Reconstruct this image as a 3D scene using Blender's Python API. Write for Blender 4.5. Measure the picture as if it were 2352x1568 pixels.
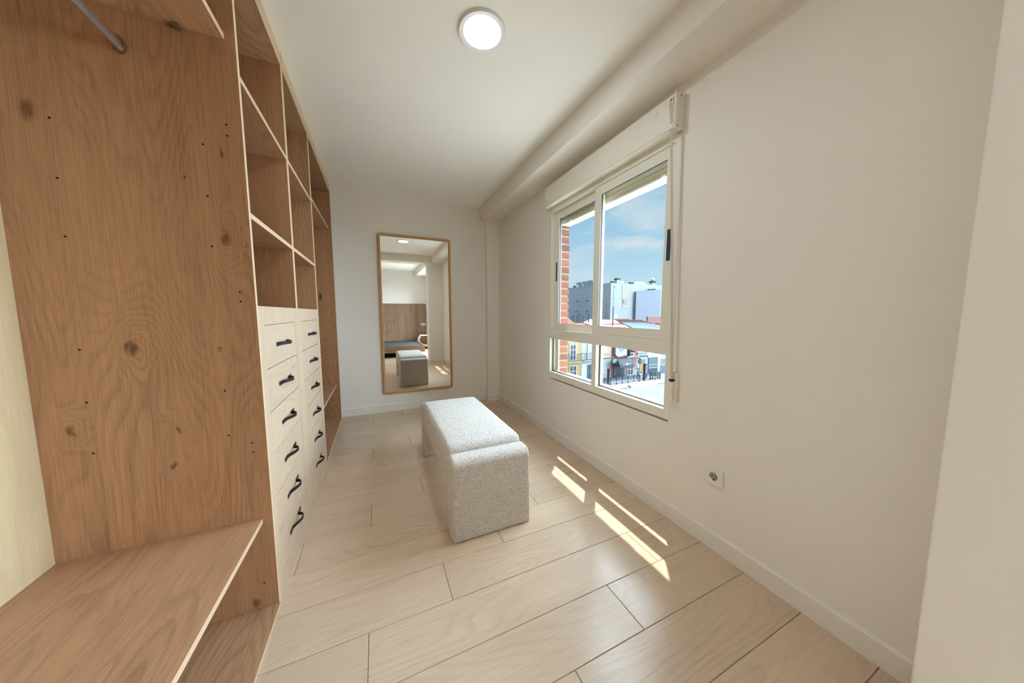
import bpy, bmesh, math, random
from mathutils import Vector, Matrix, noise

random.seed(7)
for o in list(bpy.data.objects):
    bpy.data.objects.remove(o)
SC = bpy.context.scene
COL = SC.collection

# ------------------------------------------------------------------ camera
YAW, PITCH, ROLL = 0.4204, -0.0934, -0.0005
cy, sy, cp, sp = math.cos(YAW), math.sin(YAW), math.cos(PITCH), math.sin(PITCH)
fwd = Vector((sy*cp, cy*cp, sp)); rgt = Vector((cy, -sy, 0)); up = rgt.cross(fwd)
cr, sr = math.cos(ROLL), math.sin(ROLL)
r2 = rgt*cr + up*sr; u2 = up*cr - rgt*sr
cam = bpy.data.cameras.new('camera'); cam.sensor_width = 36.0; cam.lens = 36.0*694.49/2352.0
cam.clip_start = 0.02; cam.clip_end = 500
camo = bpy.data.objects.new('camera', cam); COL.objects.link(camo)
M = Matrix((r2, u2, -fwd)).transposed().to_4x4(); M.translation = Vector((0, 0, 1.164))
camo.matrix_world = M
SC.camera = camo

# ------------------------------------------------------------------ exposure
SC.view_settings.view_transform = 'Standard'
SC.view_settings.look = 'None'
SC.view_settings.exposure = 0.14
SC.view_settings.gamma = 1.0
SC.view_settings.use_curve_mapping = False
SC.cycles.max_bounces = 14
SC.cycles.diffuse_bounces = 8
SC.cycles.glossy_bounces = 6
SC.cycles.transparent_max_bounces = 12
SC.cycles.sample_clamp_indirect = 6.0
SC.cycles.caustics_reflective = False
SC.cycles.caustics_refractive = False

# ------------------------------------------------------------------ sky
W = bpy.data.worlds.new('sky'); SC.world = W; W.use_nodes = True
nt = W.node_tree; nt.nodes.clear()
def N(nt, t, **kw):
    n = nt.nodes.new(t)
    for k, v in kw.items():
        if k == 'inp':
            for a, b in v.items(): n.inputs[a].default_value = b
        else: setattr(n, k, v)
    return n
out = N(nt, 'ShaderNodeOutputWorld'); bg = N(nt, 'ShaderNodeBackground', inp={'Strength': 0.90})
tc = N(nt, 'ShaderNodeTexCoord'); sep = N(nt, 'ShaderNodeSeparateXYZ')
nt.links.new(tc.outputs['Generated'], sep.inputs[0])
rmp = N(nt, 'ShaderNodeValToRGB'); nt.links.new(sep.outputs['Z'], rmp.inputs[0])
cr_ = rmp.color_ramp
cr_.elements[0].position = 0.0; cr_.elements[0].color = (.66, .84, .95, 1)
cr_.elements[1].position = 1.0; cr_.elements[1].color = (.10, .27, .58, 1)
for p, c in ((.10, (.56, .80, .95, 1)), (.22, (.40, .67, .88, 1)), (.34, (.27, .55, .80, 1)), (.6, (.17, .40, .70, 1))):
    e = cr_.elements.new(p); e.color = c
mp = N(nt, 'ShaderNodeMapping', inp={'Scale': (2.2, 2.2, 7.0), 'Location': (4.1, 0.1, 2.25)})
nt.links.new(tc.outputs['Generated'], mp.inputs[0])
nz = N(nt, 'ShaderNodeTexNoise', inp={'Scale': 1.6, 'Detail': 8.0, 'Roughness': .58, 'Distortion': .3})
nt.links.new(mp.outputs[0], nz.inputs['Vector'])
cr2 = N(nt, 'ShaderNodeValToRGB'); nt.links.new(nz.outputs[0], cr2.inputs[0])
cr2.color_ramp.elements[0].position = .48; cr2.color_ramp.elements[0].color = (0, 0, 0, 1)
cr2.color_ramp.elements[1].position = .72; cr2.color_ramp.elements[1].color = (.9, .9, .9, 1)
mx = N(nt, 'ShaderNodeMixRGB'); nt.links.new(cr2.outputs[0], mx.inputs[0])
nt.links.new(rmp.outputs[0], mx.inputs[1]); mx.inputs[2].default_value = (.80, .86, .88, 1)
nt.links.new(mx.outputs[0], bg.inputs[0]); nt.links.new(bg.outputs[0], out.inputs[0])

# ------------------------------------------------------------------ sun and added fill
sl = bpy.data.lights.new('sun', 'SUN'); sl.energy = 9.0; sl.angle = math.radians(.53); sl.color = (1, .95, .86)
so = bpy.data.objects.new('sun', sl); COL.objects.link(so)
so.rotation_euler = Vector((-.27, -.305, -1)).to_track_quat('-Z', 'Y').to_euler()
so.location = (8, 9, 30)

# added broad sun lamp: fills the room where sky light alone is too dim
dl = bpy.data.lights.new('soft_fill_sun', 'SUN'); dl.energy = 28.0; dl.angle = math.radians(100); dl.color = (.72, .87, 1.0)
do = bpy.data.objects.new('soft_fill_sun', dl); COL.objects.link(do)
do.rotation_euler = Vector((-1, .05, -.38)).to_track_quat('-Z', 'Y').to_euler(); do.location = (20, 3, 12)

LAMP_EMIT = 100.0

# ------------------------------------------------------------------ materials
MATS = {}
def lin(r, g, b):
    f = lambda c: ((c/255)/12.92 if c/255 <= .04045 else ((c/255+.055)/1.055)**2.4)
    return (f(r), f(g), f(b), 1)
def base(name):
    m = bpy.data.materials.new(name); m.use_nodes = True; t = m.node_tree; t.nodes.clear()
    o = N(t, 'ShaderNodeOutputMaterial'); p = N(t, 'ShaderNodeBsdfPrincipled')
    t.links.new(p.outputs[0], o.inputs[0]); return m, t, p, o
def plain(name, col, rough=.5, metal=0, var=.04, scale=6, bump=0, bscale=200, spec=.5):
    if name in MATS: return MATS[name]
    m, t, p, o = base(name)
    p.inputs['Roughness'].default_value = rough; p.inputs['Metallic'].default_value = metal
    p.inputs['Specular IOR Level'].default_value = spec
    tcn = N(t, 'ShaderNodeTexCoord'); nz = N(t, 'ShaderNodeTexNoise', inp={'Scale': scale, 'Detail': 4.0})
    t.links.new(tcn.outputs['Object'], nz.inputs['Vector'])
    mr = N(t, 'ShaderNodeMapRange', inp={'From Min': .3, 'From Max': .7, 'To Min': 1-var, 'To Max': 1+var})
    t.links.new(nz.outputs[0], mr.inputs[0])
    v = N(t, 'ShaderNodeVectorMath', operation='SCALE'); v.inputs[0].default_value = col[:3]
    t.links.new(mr.outputs[0], v.inputs['Scale']); t.links.new(v.outputs[0], p.inputs['Base Color'])
    if bump:
        n2 = N(t, 'ShaderNodeTexNoise', inp={'Scale': bscale, 'Detail': 3.0}); t.links.new(tcn.outputs['Object'], n2.inputs['Vector'])
        b = N(t, 'ShaderNodeBump', inp={'Strength': bump, 'Distance': .001}); t.links.new(n2.outputs[0], b.inputs['Height'])
        t.links.new(b.outputs[0], p.inputs['Normal'])
    MATS[name] = m; return m

def wood(name, light, dark, axis='z', rough=.45, lines=26, contrast=1.0, knots=(), sc=1.0, rnd=True, knot_amt=.8, spec=.4, tone=.06, vknots=True):
    """oak board: contour-line cathedrals, pores, sparse knots; axis = grain direction"""
    m, t, p, o = base(name)
    L = t.links.new
    tcn = N(t, 'ShaderNodeTexCoord'); src = tcn.outputs['Object']
    if rnd:
        oi = N(t, 'ShaderNodeObjectInfo'); cx = N(t, 'ShaderNodeCombineXYZ')
        ml = N(t, 'ShaderNodeMath', operation='MULTIPLY'); ml.inputs[1].default_value = 37.0; L(oi.outputs['Random'], ml.inputs[0])
        ml2 = N(t, 'ShaderNodeMath', operation='MULTIPLY'); ml2.inputs[1].default_value = 19.0; L(oi.outputs['Random'], ml2.inputs[0])
        L(ml.outputs[0], cx.inputs[0]); L(ml2.outputs[0], cx.inputs[1]); L(ml.outputs[0], cx.inputs[2])
        ad = N(t, 'ShaderNodeVectorMath', operation='ADD'); L(src, ad.inputs[0]); L(cx.outputs[0], ad.inputs[1]); shifted = ad.outputs[0]
    else: shifted = src
    def scaled(a, b):      # a across the grain, b along the grain
        s = {'x': (b, a, a), 'y': (a, b, a), 'z': (a, a, b)}[axis]
        q = N(t, 'ShaderNodeMapping', inp={'Scale': tuple(v*sc for v in s)}); L(shifted, q.inputs[0]); return q.outputs[0]
    n1 = N(t, 'ShaderNodeTexNoise', inp={'Scale': 1.0, 'Detail': 1.5, 'Roughness': .4, 'Distortion': .15}); L(scaled(4.2, .75), n1.inputs['Vector'])
    field = n1.outputs[0]
    # knots: voronoi (sparse) plus listed ones
    kd = None
    dn = N(t, 'ShaderNodeTexNoise', inp={'Scale': 22.0, 'Detail': 2.0}); L(src, dn.inputs['Vector'])
    dn2 = N(t, 'ShaderNodeVectorMath', operation='MULTIPLY_ADD'); L(dn.outputs['Color'], dn2.inputs[0]); dn2.inputs[1].default_value = (.045, .045, .045); L(src, dn2.inputs[2]); srcd = dn2.outputs[0]
    for (kx, kz, ks) in knots:
        off = N(t, 'ShaderNodeVectorMath', operation='SUBTRACT'); L(srcd, off.inputs[0]); off.inputs[1].default_value = (kx+.0225, 0, kz+.0225)
        scl = N(t, 'ShaderNodeVectorMath', operation='MULTIPLY'); L(off.outputs[0], scl.inputs[0]); scl.inputs[1].default_value = (1/ks, 0, .5/ks)
        ln = N(t, 'ShaderNodeVectorMath', operation='LENGTH'); L(scl.outputs[0], ln.inputs[0])
        if kd is None: kd = ln.outputs['Value']
        else:
            mn = N(t, 'ShaderNodeMath', operation='MINIMUM'); L(kd, mn.inputs[0]); L(ln.outputs['Value'], mn.inputs[1]); kd = mn.outputs[0]
    vo = N(t, 'ShaderNodeTexVoronoi', feature='F1', inp={'Scale': 1.0, 'Randomness': 1.0}); L(scaled(4.5, 1.5), vo.inputs['Vector'])
    kv = N(t, 'ShaderNodeMath', operation='MULTIPLY'); kv.inputs[1].default_value = 9.0; L(vo.outputs['Distance'], kv.inputs[0])
    if kd is None: kd = kv.outputs[0]
    elif vknots:
        mn = N(t, 'ShaderNodeMath', operation='MINIMUM'); L(kd, mn.inputs[0]); L(kv.outputs[0], mn.inputs[1]); kd = mn.outputs[0]
    # exp(-kd^2/2) bulge in field
    sq = N(t, 'ShaderNodeMath', operation='MULTIPLY'); L(kd, sq.inputs[0]); L(kd, sq.inputs[1])
    dv = N(t, 'ShaderNodeMath', operation='MULTIPLY'); dv.inputs[1].default_value = -.28; L(sq.outputs[0], dv.inputs[0])
    ex = N(t, 'ShaderNodeMath', operation='EXPONENT'); L(dv.outputs[0], ex.inputs[0])
    kb = N(t, 'ShaderNodeMath', operation='MULTIPLY_ADD'); L(ex.outputs[0], kb.inputs[0]); kb.inputs[1].default_value = .11; L(field, kb.inputs[2])
    nf = N(t, 'ShaderNodeTexNoise', inp={'Scale': 1.0, 'Detail': 2.0}); L(scaled(30, 5), nf.inputs['Vector'])
    nfm = N(t, 'ShaderNodeMath', operation='MULTIPLY_ADD'); L(nf.outputs[0], nfm.inputs[0]); nfm.inputs[1].default_value = .008; L(kb.outputs[0], nfm.inputs[2])
    mm = N(t, 'ShaderNodeMath', operation='MULTIPLY'); mm.inputs[1].default_value = lines; L(nfm.outputs[0], mm.inputs[0])
    fr = N(t, 'ShaderNodeMath', operation='FRACT'); L(mm.outputs[0], fr.inputs[0])
    ln_ = N(t, 'ShaderNodeValToRGB'); L(fr.outputs[0], ln_.inputs[0]); e = ln_.color_ramp.elements
    e[0].position = 0; e[0].color = (.9, .9, .9, 1); e[1].position = 1; e[1].color = (.25, .25, .25, 1)
    q = e.new(.10); q.color = (.08, .08, .08, 1); q = e.new(.5); q.color = (0, 0, 0, 1); q = e.new(.97); q.color = (.75, .75, .75, 1)
    # patchy modulation of the lines
    pm = N(t, 'ShaderNodeTexNoise', inp={'Scale': 1.0, 'Detail': 2.0}); L(scaled(5, 1.2), pm.inputs['Vector'])
    pmr = N(t, 'ShaderNodeMapRange', inp={'From Min': .38, 'From Max': .62, 'To Min': .12, 'To Max': 1.0}); L(pm.outputs[0], pmr.inputs[0])
    lm = N(t, 'ShaderNodeMath', operation='MULTIPLY'); L(ln_.outputs[0], lm.inputs[0]); L(pmr.outputs[0], lm.inputs[1])
    # fine pores
    po = N(t, 'ShaderNodeTexNoise', inp={'Scale': 1.0, 'Detail': 4.0, 'Roughness': .65}); L(scaled(240, 7), po.inputs['Vector'])
    por = N(t, 'ShaderNodeMapRange', inp={'From Min': .35, 'From Max': .75, 'To Min': 0.0, 'To Max': 1.0}); L(po.outputs[0], por.inputs[0])
    # broad streaks
    st = N(t, 'ShaderNodeTexNoise', inp={'Scale': 1.0, 'Detail': 3.0}); L(scaled(14, .5), st.inputs['Vector'])
    a1 = N(t, 'ShaderNodeMath', operation='MULTIPLY'); a1.inputs[1].default_value = .34*contrast; L(lm.outputs[0], a1.inputs[0])
    a2 = N(t, 'ShaderNodeMath', operation='MULTIPLY_ADD'); L(por.outputs[0], a2.inputs[0]); a2.inputs[1].default_value = .40*contrast; L(a1.outputs[0], a2.inputs[2])
    a3 = N(t, 'ShaderNodeMath', operation='MULTIPLY_ADD'); L(st.outputs[0], a3.inputs[0]); a3.inputs[1].default_value = .40*contrast; L(a2.outputs[0], a3.inputs[2])
    # knot cores
    kc = N(t, 'ShaderNodeMapRange', inp={'From Min': .25, 'From Max': .75, 'To Min': knot_amt, 'To Max': 0.0}); L(kd, kc.inputs[0])
    a4 = N(t, 'ShaderNodeMath', operation='ADD'); L(a3.outputs[0], a4.inputs[0]); L(kc.outputs[0], a4.inputs[1])
    sb = N(t, 'ShaderNodeMath', operation='SUBTRACT', use_clamp=True); L(a4.outputs[0], sb.inputs[0]); sb.inputs[1].default_value = .12*contrast
    mxx = N(t, 'ShaderNodeMixRGB'); L(sb.outputs[0], mxx.inputs[0]); mxx.inputs[1].default_value = light; mxx.inputs[2].default_value = dark
    if rnd and tone:
        tr = N(t, 'ShaderNodeMapRange', inp={'To Min': 1-tone, 'To Max': 1+tone}); L(oi.outputs['Random'], tr.inputs[0])
        vs = N(t, 'ShaderNodeVectorMath', operation='SCALE'); L(mxx.outputs[0], vs.inputs[0]); L(tr.outputs[0], vs.inputs['Scale'])
        L(vs.outputs[0], p.inputs['Base Color'])
    else: L(mxx.outputs[0], p.inputs['Base Color'])
    p.inputs['Roughness'].default_value = rough; p.inputs['Specular IOR Level'].default_value = spec
    b = N(t, 'ShaderNodeBump', inp={'Strength': .12, 'Distance': .0006}); L(por.outputs[0], b.inputs['Height']); b.invert = True
    L(b.outputs[0], p.inputs['Normal'])
    MATS[name] = m; return m

PALE_L, PALE_D = lin(208, 186, 162), lin(150, 122, 98)
OAK_L, OAK_D = lin(180, 135, 98), lin(94, 60, 37)
FLR_L, FLR_D = lin(212, 190, 166), lin(146, 120, 97)
# knots of the large side panel, relative to that panel's centre (x -0.676, z 1.21)
P1K = [(-.726, 1.058, .030), (-.466, 1.427, .030), (-.88, .801, .020), (-.881, 1.739, .038), (-.639, .766, .018), (-.469, .037, .026), (-.464, 1.708, .016), (-.659, .64, .016), (-.55, 1.61, .008), (-.51, 1.04, .012)]
m_p1 = wood('oak_side_panel', OAK_L, OAK_D, 'z', lines=44, knots=[(x+.676, z-1.2125, s*.75) for x, z, s in P1K], knot_amt=.6, rnd=False, contrast=.95, vknots=False)
m_oakz = wood('oak_vertical', OAK_L, OAK_D, 'z', lines=38)
m_oaky = wood('oak_along', lin(192, 151, 118), lin(110, 76, 53), 'y', lines=38)
m_oakx = wood('oak_across', OAK_L, OAK_D, 'x', lines=38)
m_back = wood('oak_back_panel', lin(208, 190, 154), lin(164, 140, 104), 'z', lines=10, contrast=.7, knot_amt=.0)
m_paley = wood('pale_oak_along', PALE_L, PALE_D, 'y', lines=24, contrast=.8, knot_amt=.35, tone=.03)
m_palez = wood('pale_oak_vertical', PALE_L, PALE_D, 'z', lines=9, contrast=.55, knot_amt=.0, tone=.03)
m_edgez = wood('oak_edge_vertical', lin(210, 186, 152), lin(170, 142, 108), 'z', lines=8, contrast=.4, knot_amt=0)
m_edgey = wood('oak_edge_along', lin(210, 186, 152), lin(170, 142, 108), 'y', lines=8, contrast=.4, knot_amt=0)
m_floor = wood('laminate_floor', FLR_L, FLR_D, 'x', rough=.24, lines=26, contrast=.62, knot_amt=.45, spec=.5, tone=.045)
m_mirfr = wood('mirror_frame_oak', lin(206, 160, 108), lin(150, 104, 62), 'z', lines=12, contrast=.7, knot_amt=0, rnd=False)
m_mirfrx = wood('mirror_frame_oak_across', lin(206, 160, 108), lin(150, 104, 62), 'x', lines=12, contrast=.7, knot_amt=0, rnd=False)
m_walnut = wood('walnut_board', lin(160, 128, 104), lin(80, 58, 44), 'z', lines=12, contrast=1.1, knot_amt=.2)
m_walnuty = wood('walnut_board_across', lin(160, 128, 104), lin(80, 58, 44), 'x', lines=12, contrast=1.1, knot_amt=0)
m_wall = plain('wall_paint', lin(234, 229, 222), .75, var=.012, scale=1.2, bump=.10, bscale=90, spec=.25)
m_ceil = plain('ceiling_paint', lin(247, 247, 244), .8, var=.01, scale=1.0, bump=.05, bscale=60, spec=.2)
m_trim = plain('white_lacquer', lin(232, 228, 221), .35, var=.01)
m_upvc = plain('cream_aluminium', lin(230, 226, 214), .3, var=.01)
m_upvc2 = plain('shutter_cream', lin(226, 220, 200), .45, var=.02)
m_gask = plain('rubber_gasket', lin(70, 80, 82), .6)
m_black = plain('black_metal', lin(38, 38, 40), .42, .6)
m_dark = plain('dark_hole', lin(22, 18, 15), .9)
m_groove = plain('floor_underlay', lin(120, 94, 72), .9)
m_steel = plain('brushed_steel', lin(190, 184, 178), .3, .85)
m_brass = plain('aged_brass', lin(150, 130, 100), .35, .8)
m_recess = plain('blue_grey_pull', lin(52, 70, 92), .35, .3)
m_strap = plain('strap_webbing', lin(196, 188, 176), .85, var=.06, scale=80, bump=.3, bscale=600)
m_socket = plain('socket_white', lin(228, 228, 220), .28)
m_socket2 = plain('socket_grey', lin(150, 147, 128), .4)
m_lampring = plain('lamp_ring', lin(212, 211, 208), .5)
m_slate = plain('bed_slats_cover', lin(50, 48, 46), .9, bump=.2)
m_chalk = plain('nightstand_white', lin(222, 222, 216), .5)

def boucle():
    m, t, p, o = base('boucle_fabric'); L = t.links.new
    tcn = N(t, 'ShaderNodeTexCoord')
    n1 = N(t, 'ShaderNodeTexNoise', inp={'Scale': 150.0, 'Detail': 3.0, 'Roughness': .6, 'Distortion': 1.2}); L(tcn.outputs['Object'], n1.inputs['Vector'])
    v1 = N(t, 'ShaderNodeTexVoronoi', feature='F1', inp={'Scale': 170.0}); L(tcn.outputs['Object'], v1.inputs['Vector'])
    r = N(t, 'ShaderNodeValToRGB'); L(n1.outputs[0], r.inputs[0]); e = r.color_ramp.elements
    e[0].position = .34; e[0].color = lin(190, 180, 166); e[1].position = .58; e[1].color = lin(236, 232, 228)
    L(r.outputs[0], p.inputs['Base Color'])
    p.inputs['Roughness'].default_value = 1.0; p.inputs['Specular IOR Level'].default_value = .1
    p.inputs['Sheen Weight'].default_value = .3
    ad = N(t, 'ShaderNodeMath', operation='SUBTRACT'); L(n1.outputs[0], ad.inputs[0]); L(v1.outputs['Distance'], ad.inputs[1])
    b = N(t, 'ShaderNodeBump', inp={'Strength': .9, 'Distance': .005}); L(ad.outputs[0], b.inputs['Height']); L(b.outputs[0], p.inputs['Normal'])
    return m
m_boucle = boucle()

def glass():
    m = bpy.data.materials.new('window_glass'); m.use_nodes = True; t = m.node_tree; t.nodes.clear(); L = t.links.new
    o = N(t, 'ShaderNodeOutputMaterial'); mix = N(t, 'ShaderNodeMixShader'); tr = N(t, 'ShaderNodeBsdfTransparent'); gl = N(t, 'ShaderNodeBsdfGlossy')
    tr.inputs[0].default_value = (.97, .99, .985, 1); gl.inputs['Roughness'].default_value = .02
    lw_ = N(t, 'ShaderNodeLayerWeight', inp={'Blend': .5}); pw_ = N(t, 'ShaderNodeMath', operation='POWER'); pw_.inputs[1].default_value = 5.0; L(lw_.outputs['Facing'], pw_.inputs[0]); f = N(t, 'ShaderNodeMath', operation='MULTIPLY_ADD'); L(pw_.outputs[0], f.inputs[0]); f.inputs[1].default_value = .6; f.inputs[2].default_value = .025; L(f.outputs[0], mix.inputs[0]); L(tr.outputs[0], mix.inputs[1]); L(gl.outputs[0], mix.inputs[2]); L(mix.outputs[0], o.inputs[0])
    return m
m_glass = glass()
def mirror_mat():
    m, t, p, o = base('mirror_silver'); p.inputs['Base Color'].default_value = (.88, .90, .87, 1); p.inputs['Metallic'].default_value = 1; p.inputs['Roughness'].default_value = .004
    return m
m_mirror = mirror_mat()
def emit_mat():
    m, t, p, o = base('lamp_diffuser'); p.inputs['Base Color'].default_value = (.8, .8, .78, 1)
    p.inputs['Emission Color'].default_value = (.80, .91, 1.0, 1); p.inputs['Emission Strength'].default_value = LAMP_EMIT
    return m
m_emit = emit_mat()

# ------------------------------------------------------------------ object helpers
WORLD = {}
def tag(o, label=None, cat=None, group=None, kind=None):
    if label: o['label'] = label
    if cat: o['category'] = cat
    if group: o['group'] = group
    if kind: o['kind'] = kind
    return o
def empty(name, loc=(0, 0, 0), label=None, cat=None, group=None, kind=None):
    o = bpy.data.objects.new(name, None); COL.objects.link(o); o.location = loc; o.empty_display_size = .1
    WORLD[o] = Vector(loc); return tag(o, label, cat, group, kind)
def put(name, bm, mat, parent=None, smooth=False, origin=None, label=None, cat=None, group=None, kind=None, angle=None):
    """bm is in world coordinates; one mesh object with its origin at its own centre (bottom centre when top-level)"""
    co = [v.co for v in bm.verts]
    lo = Vector([min(c[i] for c in co) for i in range(3)]); hi = Vector([max(c[i] for c in co) for i in range(3)])
    og = Vector(origin) if origin else (lo+hi)/2
    if origin is None and parent is None: og.z = lo.z
    bmesh.ops.translate(bm, verts=bm.verts, vec=-og)
    me = bpy.data.meshes.new(name); bm.to_mesh(me); bm.free()
    if isinstance(mat, (list, tuple)):
        for m in mat: me.materials.append(m)
    else: me.materials.append(mat)
    if smooth:
        for p in me.polygons: p.use_smooth = True
        if angle: me.set_sharp_from_angle(angle=math.radians(angle))
    o = bpy.data.objects.new(name, me); COL.objects.link(o); WORLD[o] = og
    if parent is not None:
        o.parent = parent; o.location = og - WORLD[parent]
    else: o.location = og
    return tag(o, label, cat, group, kind)
def boxes(*bs, bevel=0, seg=1):
    bm = bmesh.new()
    for b in bs:
        x0, x1, y0, y1, z0, z1 = b
        vs = [bm.verts.new((x, y, z)) for x in (x0, x1) for y in (y0, y1) for z in (z0, z1)]
        for f in ((0, 1, 3, 2), (4, 6, 7, 5), (0, 4, 5, 1), (2, 3, 7, 6), (0, 2, 6, 4), (1, 5, 7, 3)):
            bm.faces.new([vs[i] for i in f])
    bmesh.ops.recalc_face_normals(bm, faces=bm.faces)
    if bevel: bmesh.ops.bevel(bm, geom=bm.edges[:], offset=bevel, segments=seg, profile=.5, affect='EDGES')
    return bm
def cyl(bm, p0, p1, r, r2=None, n=24, cap=True):
    p0 = Vector(p0); p1 = Vector(p1); d = (p1-p0).normalized(); a = d.orthogonal().normalized(); b = d.cross(a)
    r2 = r if r2 is None else r2
    A = [bm.verts.new(p0+(a*math.cos(2*math.pi*i/n)+b*math.sin(2*math.pi*i/n))*r) for i in range(n)]
    B = [bm.verts.new(p1+(a*math.cos(2*math.pi*i/n)+b*math.sin(2*math.pi*i/n))*r2) for i in range(n)]
    for i in range(n): bm.faces.new((A[i], A[(i+1) % n], B[(i+1) % n], B[i]))
    if cap: bm.faces.new(A[::-1]); bm.faces.new(B)
    return bm
def prism(pts, axis, a, b):
    """closed outline pts (2D) extruded along axis from a to b"""
    bm = bmesh.new()
    def P(u, v, w): return {'x': (w, u, v), 'y': (u, w, v), 'z': (u, v, w)}[axis]
    A = [bm.verts.new(P(u, v, a)) for u, v in pts]; B = [bm.verts.new(P(u, v, b)) for u, v in pts]
    n = len(pts)
    for i in range(n): bm.faces.new((A[i], A[(i+1) % n], B[(i+1) % n], B[i]))
    bm.faces.new(A[::-1]); bm.faces.new(B); bmesh.ops.recalc_face_normals(bm, faces=bm.faces); return bm
def frame4(x0, x1, y0, y1, z0, z1, wl, wr, wb, wt):
    """rectangular frame in the y-z plane, thickness x0..x1"""
    return boxes((x0, x1, y0, y0+wl, z0, z1), (x0, x1, y1-wr, y1, z0, z1), (x0, x1, y0+wl, y1-wr, z0, z0+wb), (x0, x1, y0+wl, y1-wr, z1-wt, z1))
def edged(bm, test, idx=1):
    """give faces passing the test the second material (edge banding)"""
    bm.normal_update()
    for f in bm.faces:
        if test(f.normal): f.material_index = idx
    return bm

# ------------------------------------------------------------------ dimensions
XF, XB, XW = -.399, -.953, 1.482
Y1, YW, H, HB = 1.3935, 3.812, 2.50, 2.337
XE = 1.655

# ------------------------------------------------------------------ floor: planks laid across the room
fl = put('floor', boxes((-2.6, XE, -2.75, YW+.1, -.06, -.009)), m_groove, kind='structure', label='pale oak laminate floor laid in long planks')
PITCH_Y, Y0 = .2022, 1.13
mesh_cache = {}
def plank(x0, x1, y0, y1):
    g = .0007; key = (round(x1-x0, 3), round(y1-y0, 3))
    if key not in mesh_cache:
        w, d = (x1-x0)/2-g, (y1-y0)/2-g; c = .0018; h = .004
        bm = bmesh.new()
        rings = [[(-w, -d, -h), (w, -d, -h), (w, d, -h), (-w, d, -h)], [(-w, -d, h-c), (w, -d, h-c), (w, d, h-c), (-w, d, h-c)], [(-w+c, -d+c, h), (w-c, -d+c, h), (w-c, d-c, h), (-w+c, d-c, h)]]
        R = [[bm.verts.new(p) for p in r] for r in rings]
        for i in range(4):
            for k in (0, 1): bm.faces.new((R[k][i], R[k][(i+1) % 4], R[k+1][(i+1) % 4], R[k+1][i]))
        bm.faces.new(R[2]); bm.faces.new(R[0][::-1])
        me = bpy.data.meshes.new('plank'); bm.to_mesh(me); bm.free(); me.materials.append(m_floor); mesh_cache[key] = me
    o = bpy.data.objects.new('plank', mesh_cache[key]); COL.objects.link(o); o.parent = fl
    o.location = Vector(((x0+x1)/2, (y0+y1)/2, -.004)) - WORLD[fl]; WORLD[o] = Vector(((x0+x1)/2, (y0+y1)/2, -.004))
def row_cuts(k, xa, xb):
    s = .24 + .31*(k % 4) - 1.24*6; c = [xa]
    while s < xb-.02:
        if s > xa+.02: c.append(s)
        s += 1.24
    return c+[xb]
k0 = math.floor((0.0-Y0)/PITCH_Y)
k = k0
while Y0+k*PITCH_Y < YW:
    ya, yb = Y0+k*PITCH_Y, min(Y0+(k+1)*PITCH_Y, YW)
    c = row_cuts(k, -.965, XW)
    for i in range(len(c)-1): plank(c[i], c[i+1], ya, yb)
    k += 1
bx = []
k = k0-1
while Y0+(k+1)*PITCH_Y > -2.66:
    ya, yb = max(Y0+k*PITCH_Y, -2.65), Y0+(k+1)*PITCH_Y
    c = row_cuts(k, -2.5, XW)
    for i in range(len(c)-1): bx.append((c[i]+.001, c[i+1]-.001, ya+.001, yb-.001, -.008, 0))
    k -= 1
put('bedroom_plank', boxes(*bx), m_floor, fl, kind='stuff')

# ------------------------------------------------------------------ walls, ceiling, beams
put('ceiling', boxes((-2.6, XE, -2.75, YW+.1, H, H+.12)), m_ceil, kind='structure')
put('wall_back', boxes((-.965, XE, YW, YW+.1, 0, H)), m_wall, kind='structure')
put('wall_left', boxes((-1.06, -.965, .0, YW, 0, H)), m_wall, kind='structure')
put('wall_partition', boxes((-2.5, -.965, -.14, .0, 0, H)), m_wall, kind='structure')
# window wall with its opening (y 1.155..2.43, z .58..2.30) and the bedroom opening (y -2.25..-.45, z .15..2.15)
WY0, WY1, WZ0, WZ1 = 1.158, 2.440, .580, 2.25
put('wall_right', boxes((XW, XE, -.45, WY0, 0, H), (XW, XE, WY1, YW, 0, H), (XW, XE, WY0, WY1, 0, WZ0-.03), (XW, XE, WY0, WY1, WZ1, H),
    (XW, XE, -2.25, -.45, 0, .15), (XW, XE, -2.25, -.45, 2.15, H), (XW, XE, -2.65, -2.25, 0, H)), m_wall, kind='structure')
put('wall_bedroom_far', boxes((-2.5, XE, -2.75, -2.65, 0, H)), m_wall, kind='structure')
put('wall_bedroom_left', boxes((-2.6, -2.5, -2.75, 0, 0, H)), m_wall, kind='structure')
def soft(bm, r=.006): bmesh.ops.bevel(bm, geom=bm.edges[:], offset=r, segments=3, profile=.5, affect='EDGES'); return bm
put('trim_1', soft(boxes((1.322, XW+.01, 3.735, YW+.01, 0, HB+.01)), .004), m_wall, kind='structure', label='square white column in the corner beside the mirror')
put('trim_2', soft(boxes((1.250, XW+.01, -.14, YW+.01, HB, H+.01)), .002), m_wall, kind='structure', label='long white ceiling beam above the window')
put('trim_3', soft(boxes((1.145, XW+.01, -.14, .2015, 0, HB+.01)), .004), m_wall, kind='structure', label='white pier at the right edge of the photo')
put('trim_4', boxes((-.965, 1.26, -.14, .20, 2.337, H)), m_wall, kind='structure', label='white cross beam over the opening to the bedroom, seen in the mirror')
put('trim_5', boxes((1.17, XW, -2.65, -.14, 2.33, H)), m_wall, kind='structure', label='white ceiling beam in the bedroom, seen in the mirror')

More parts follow.
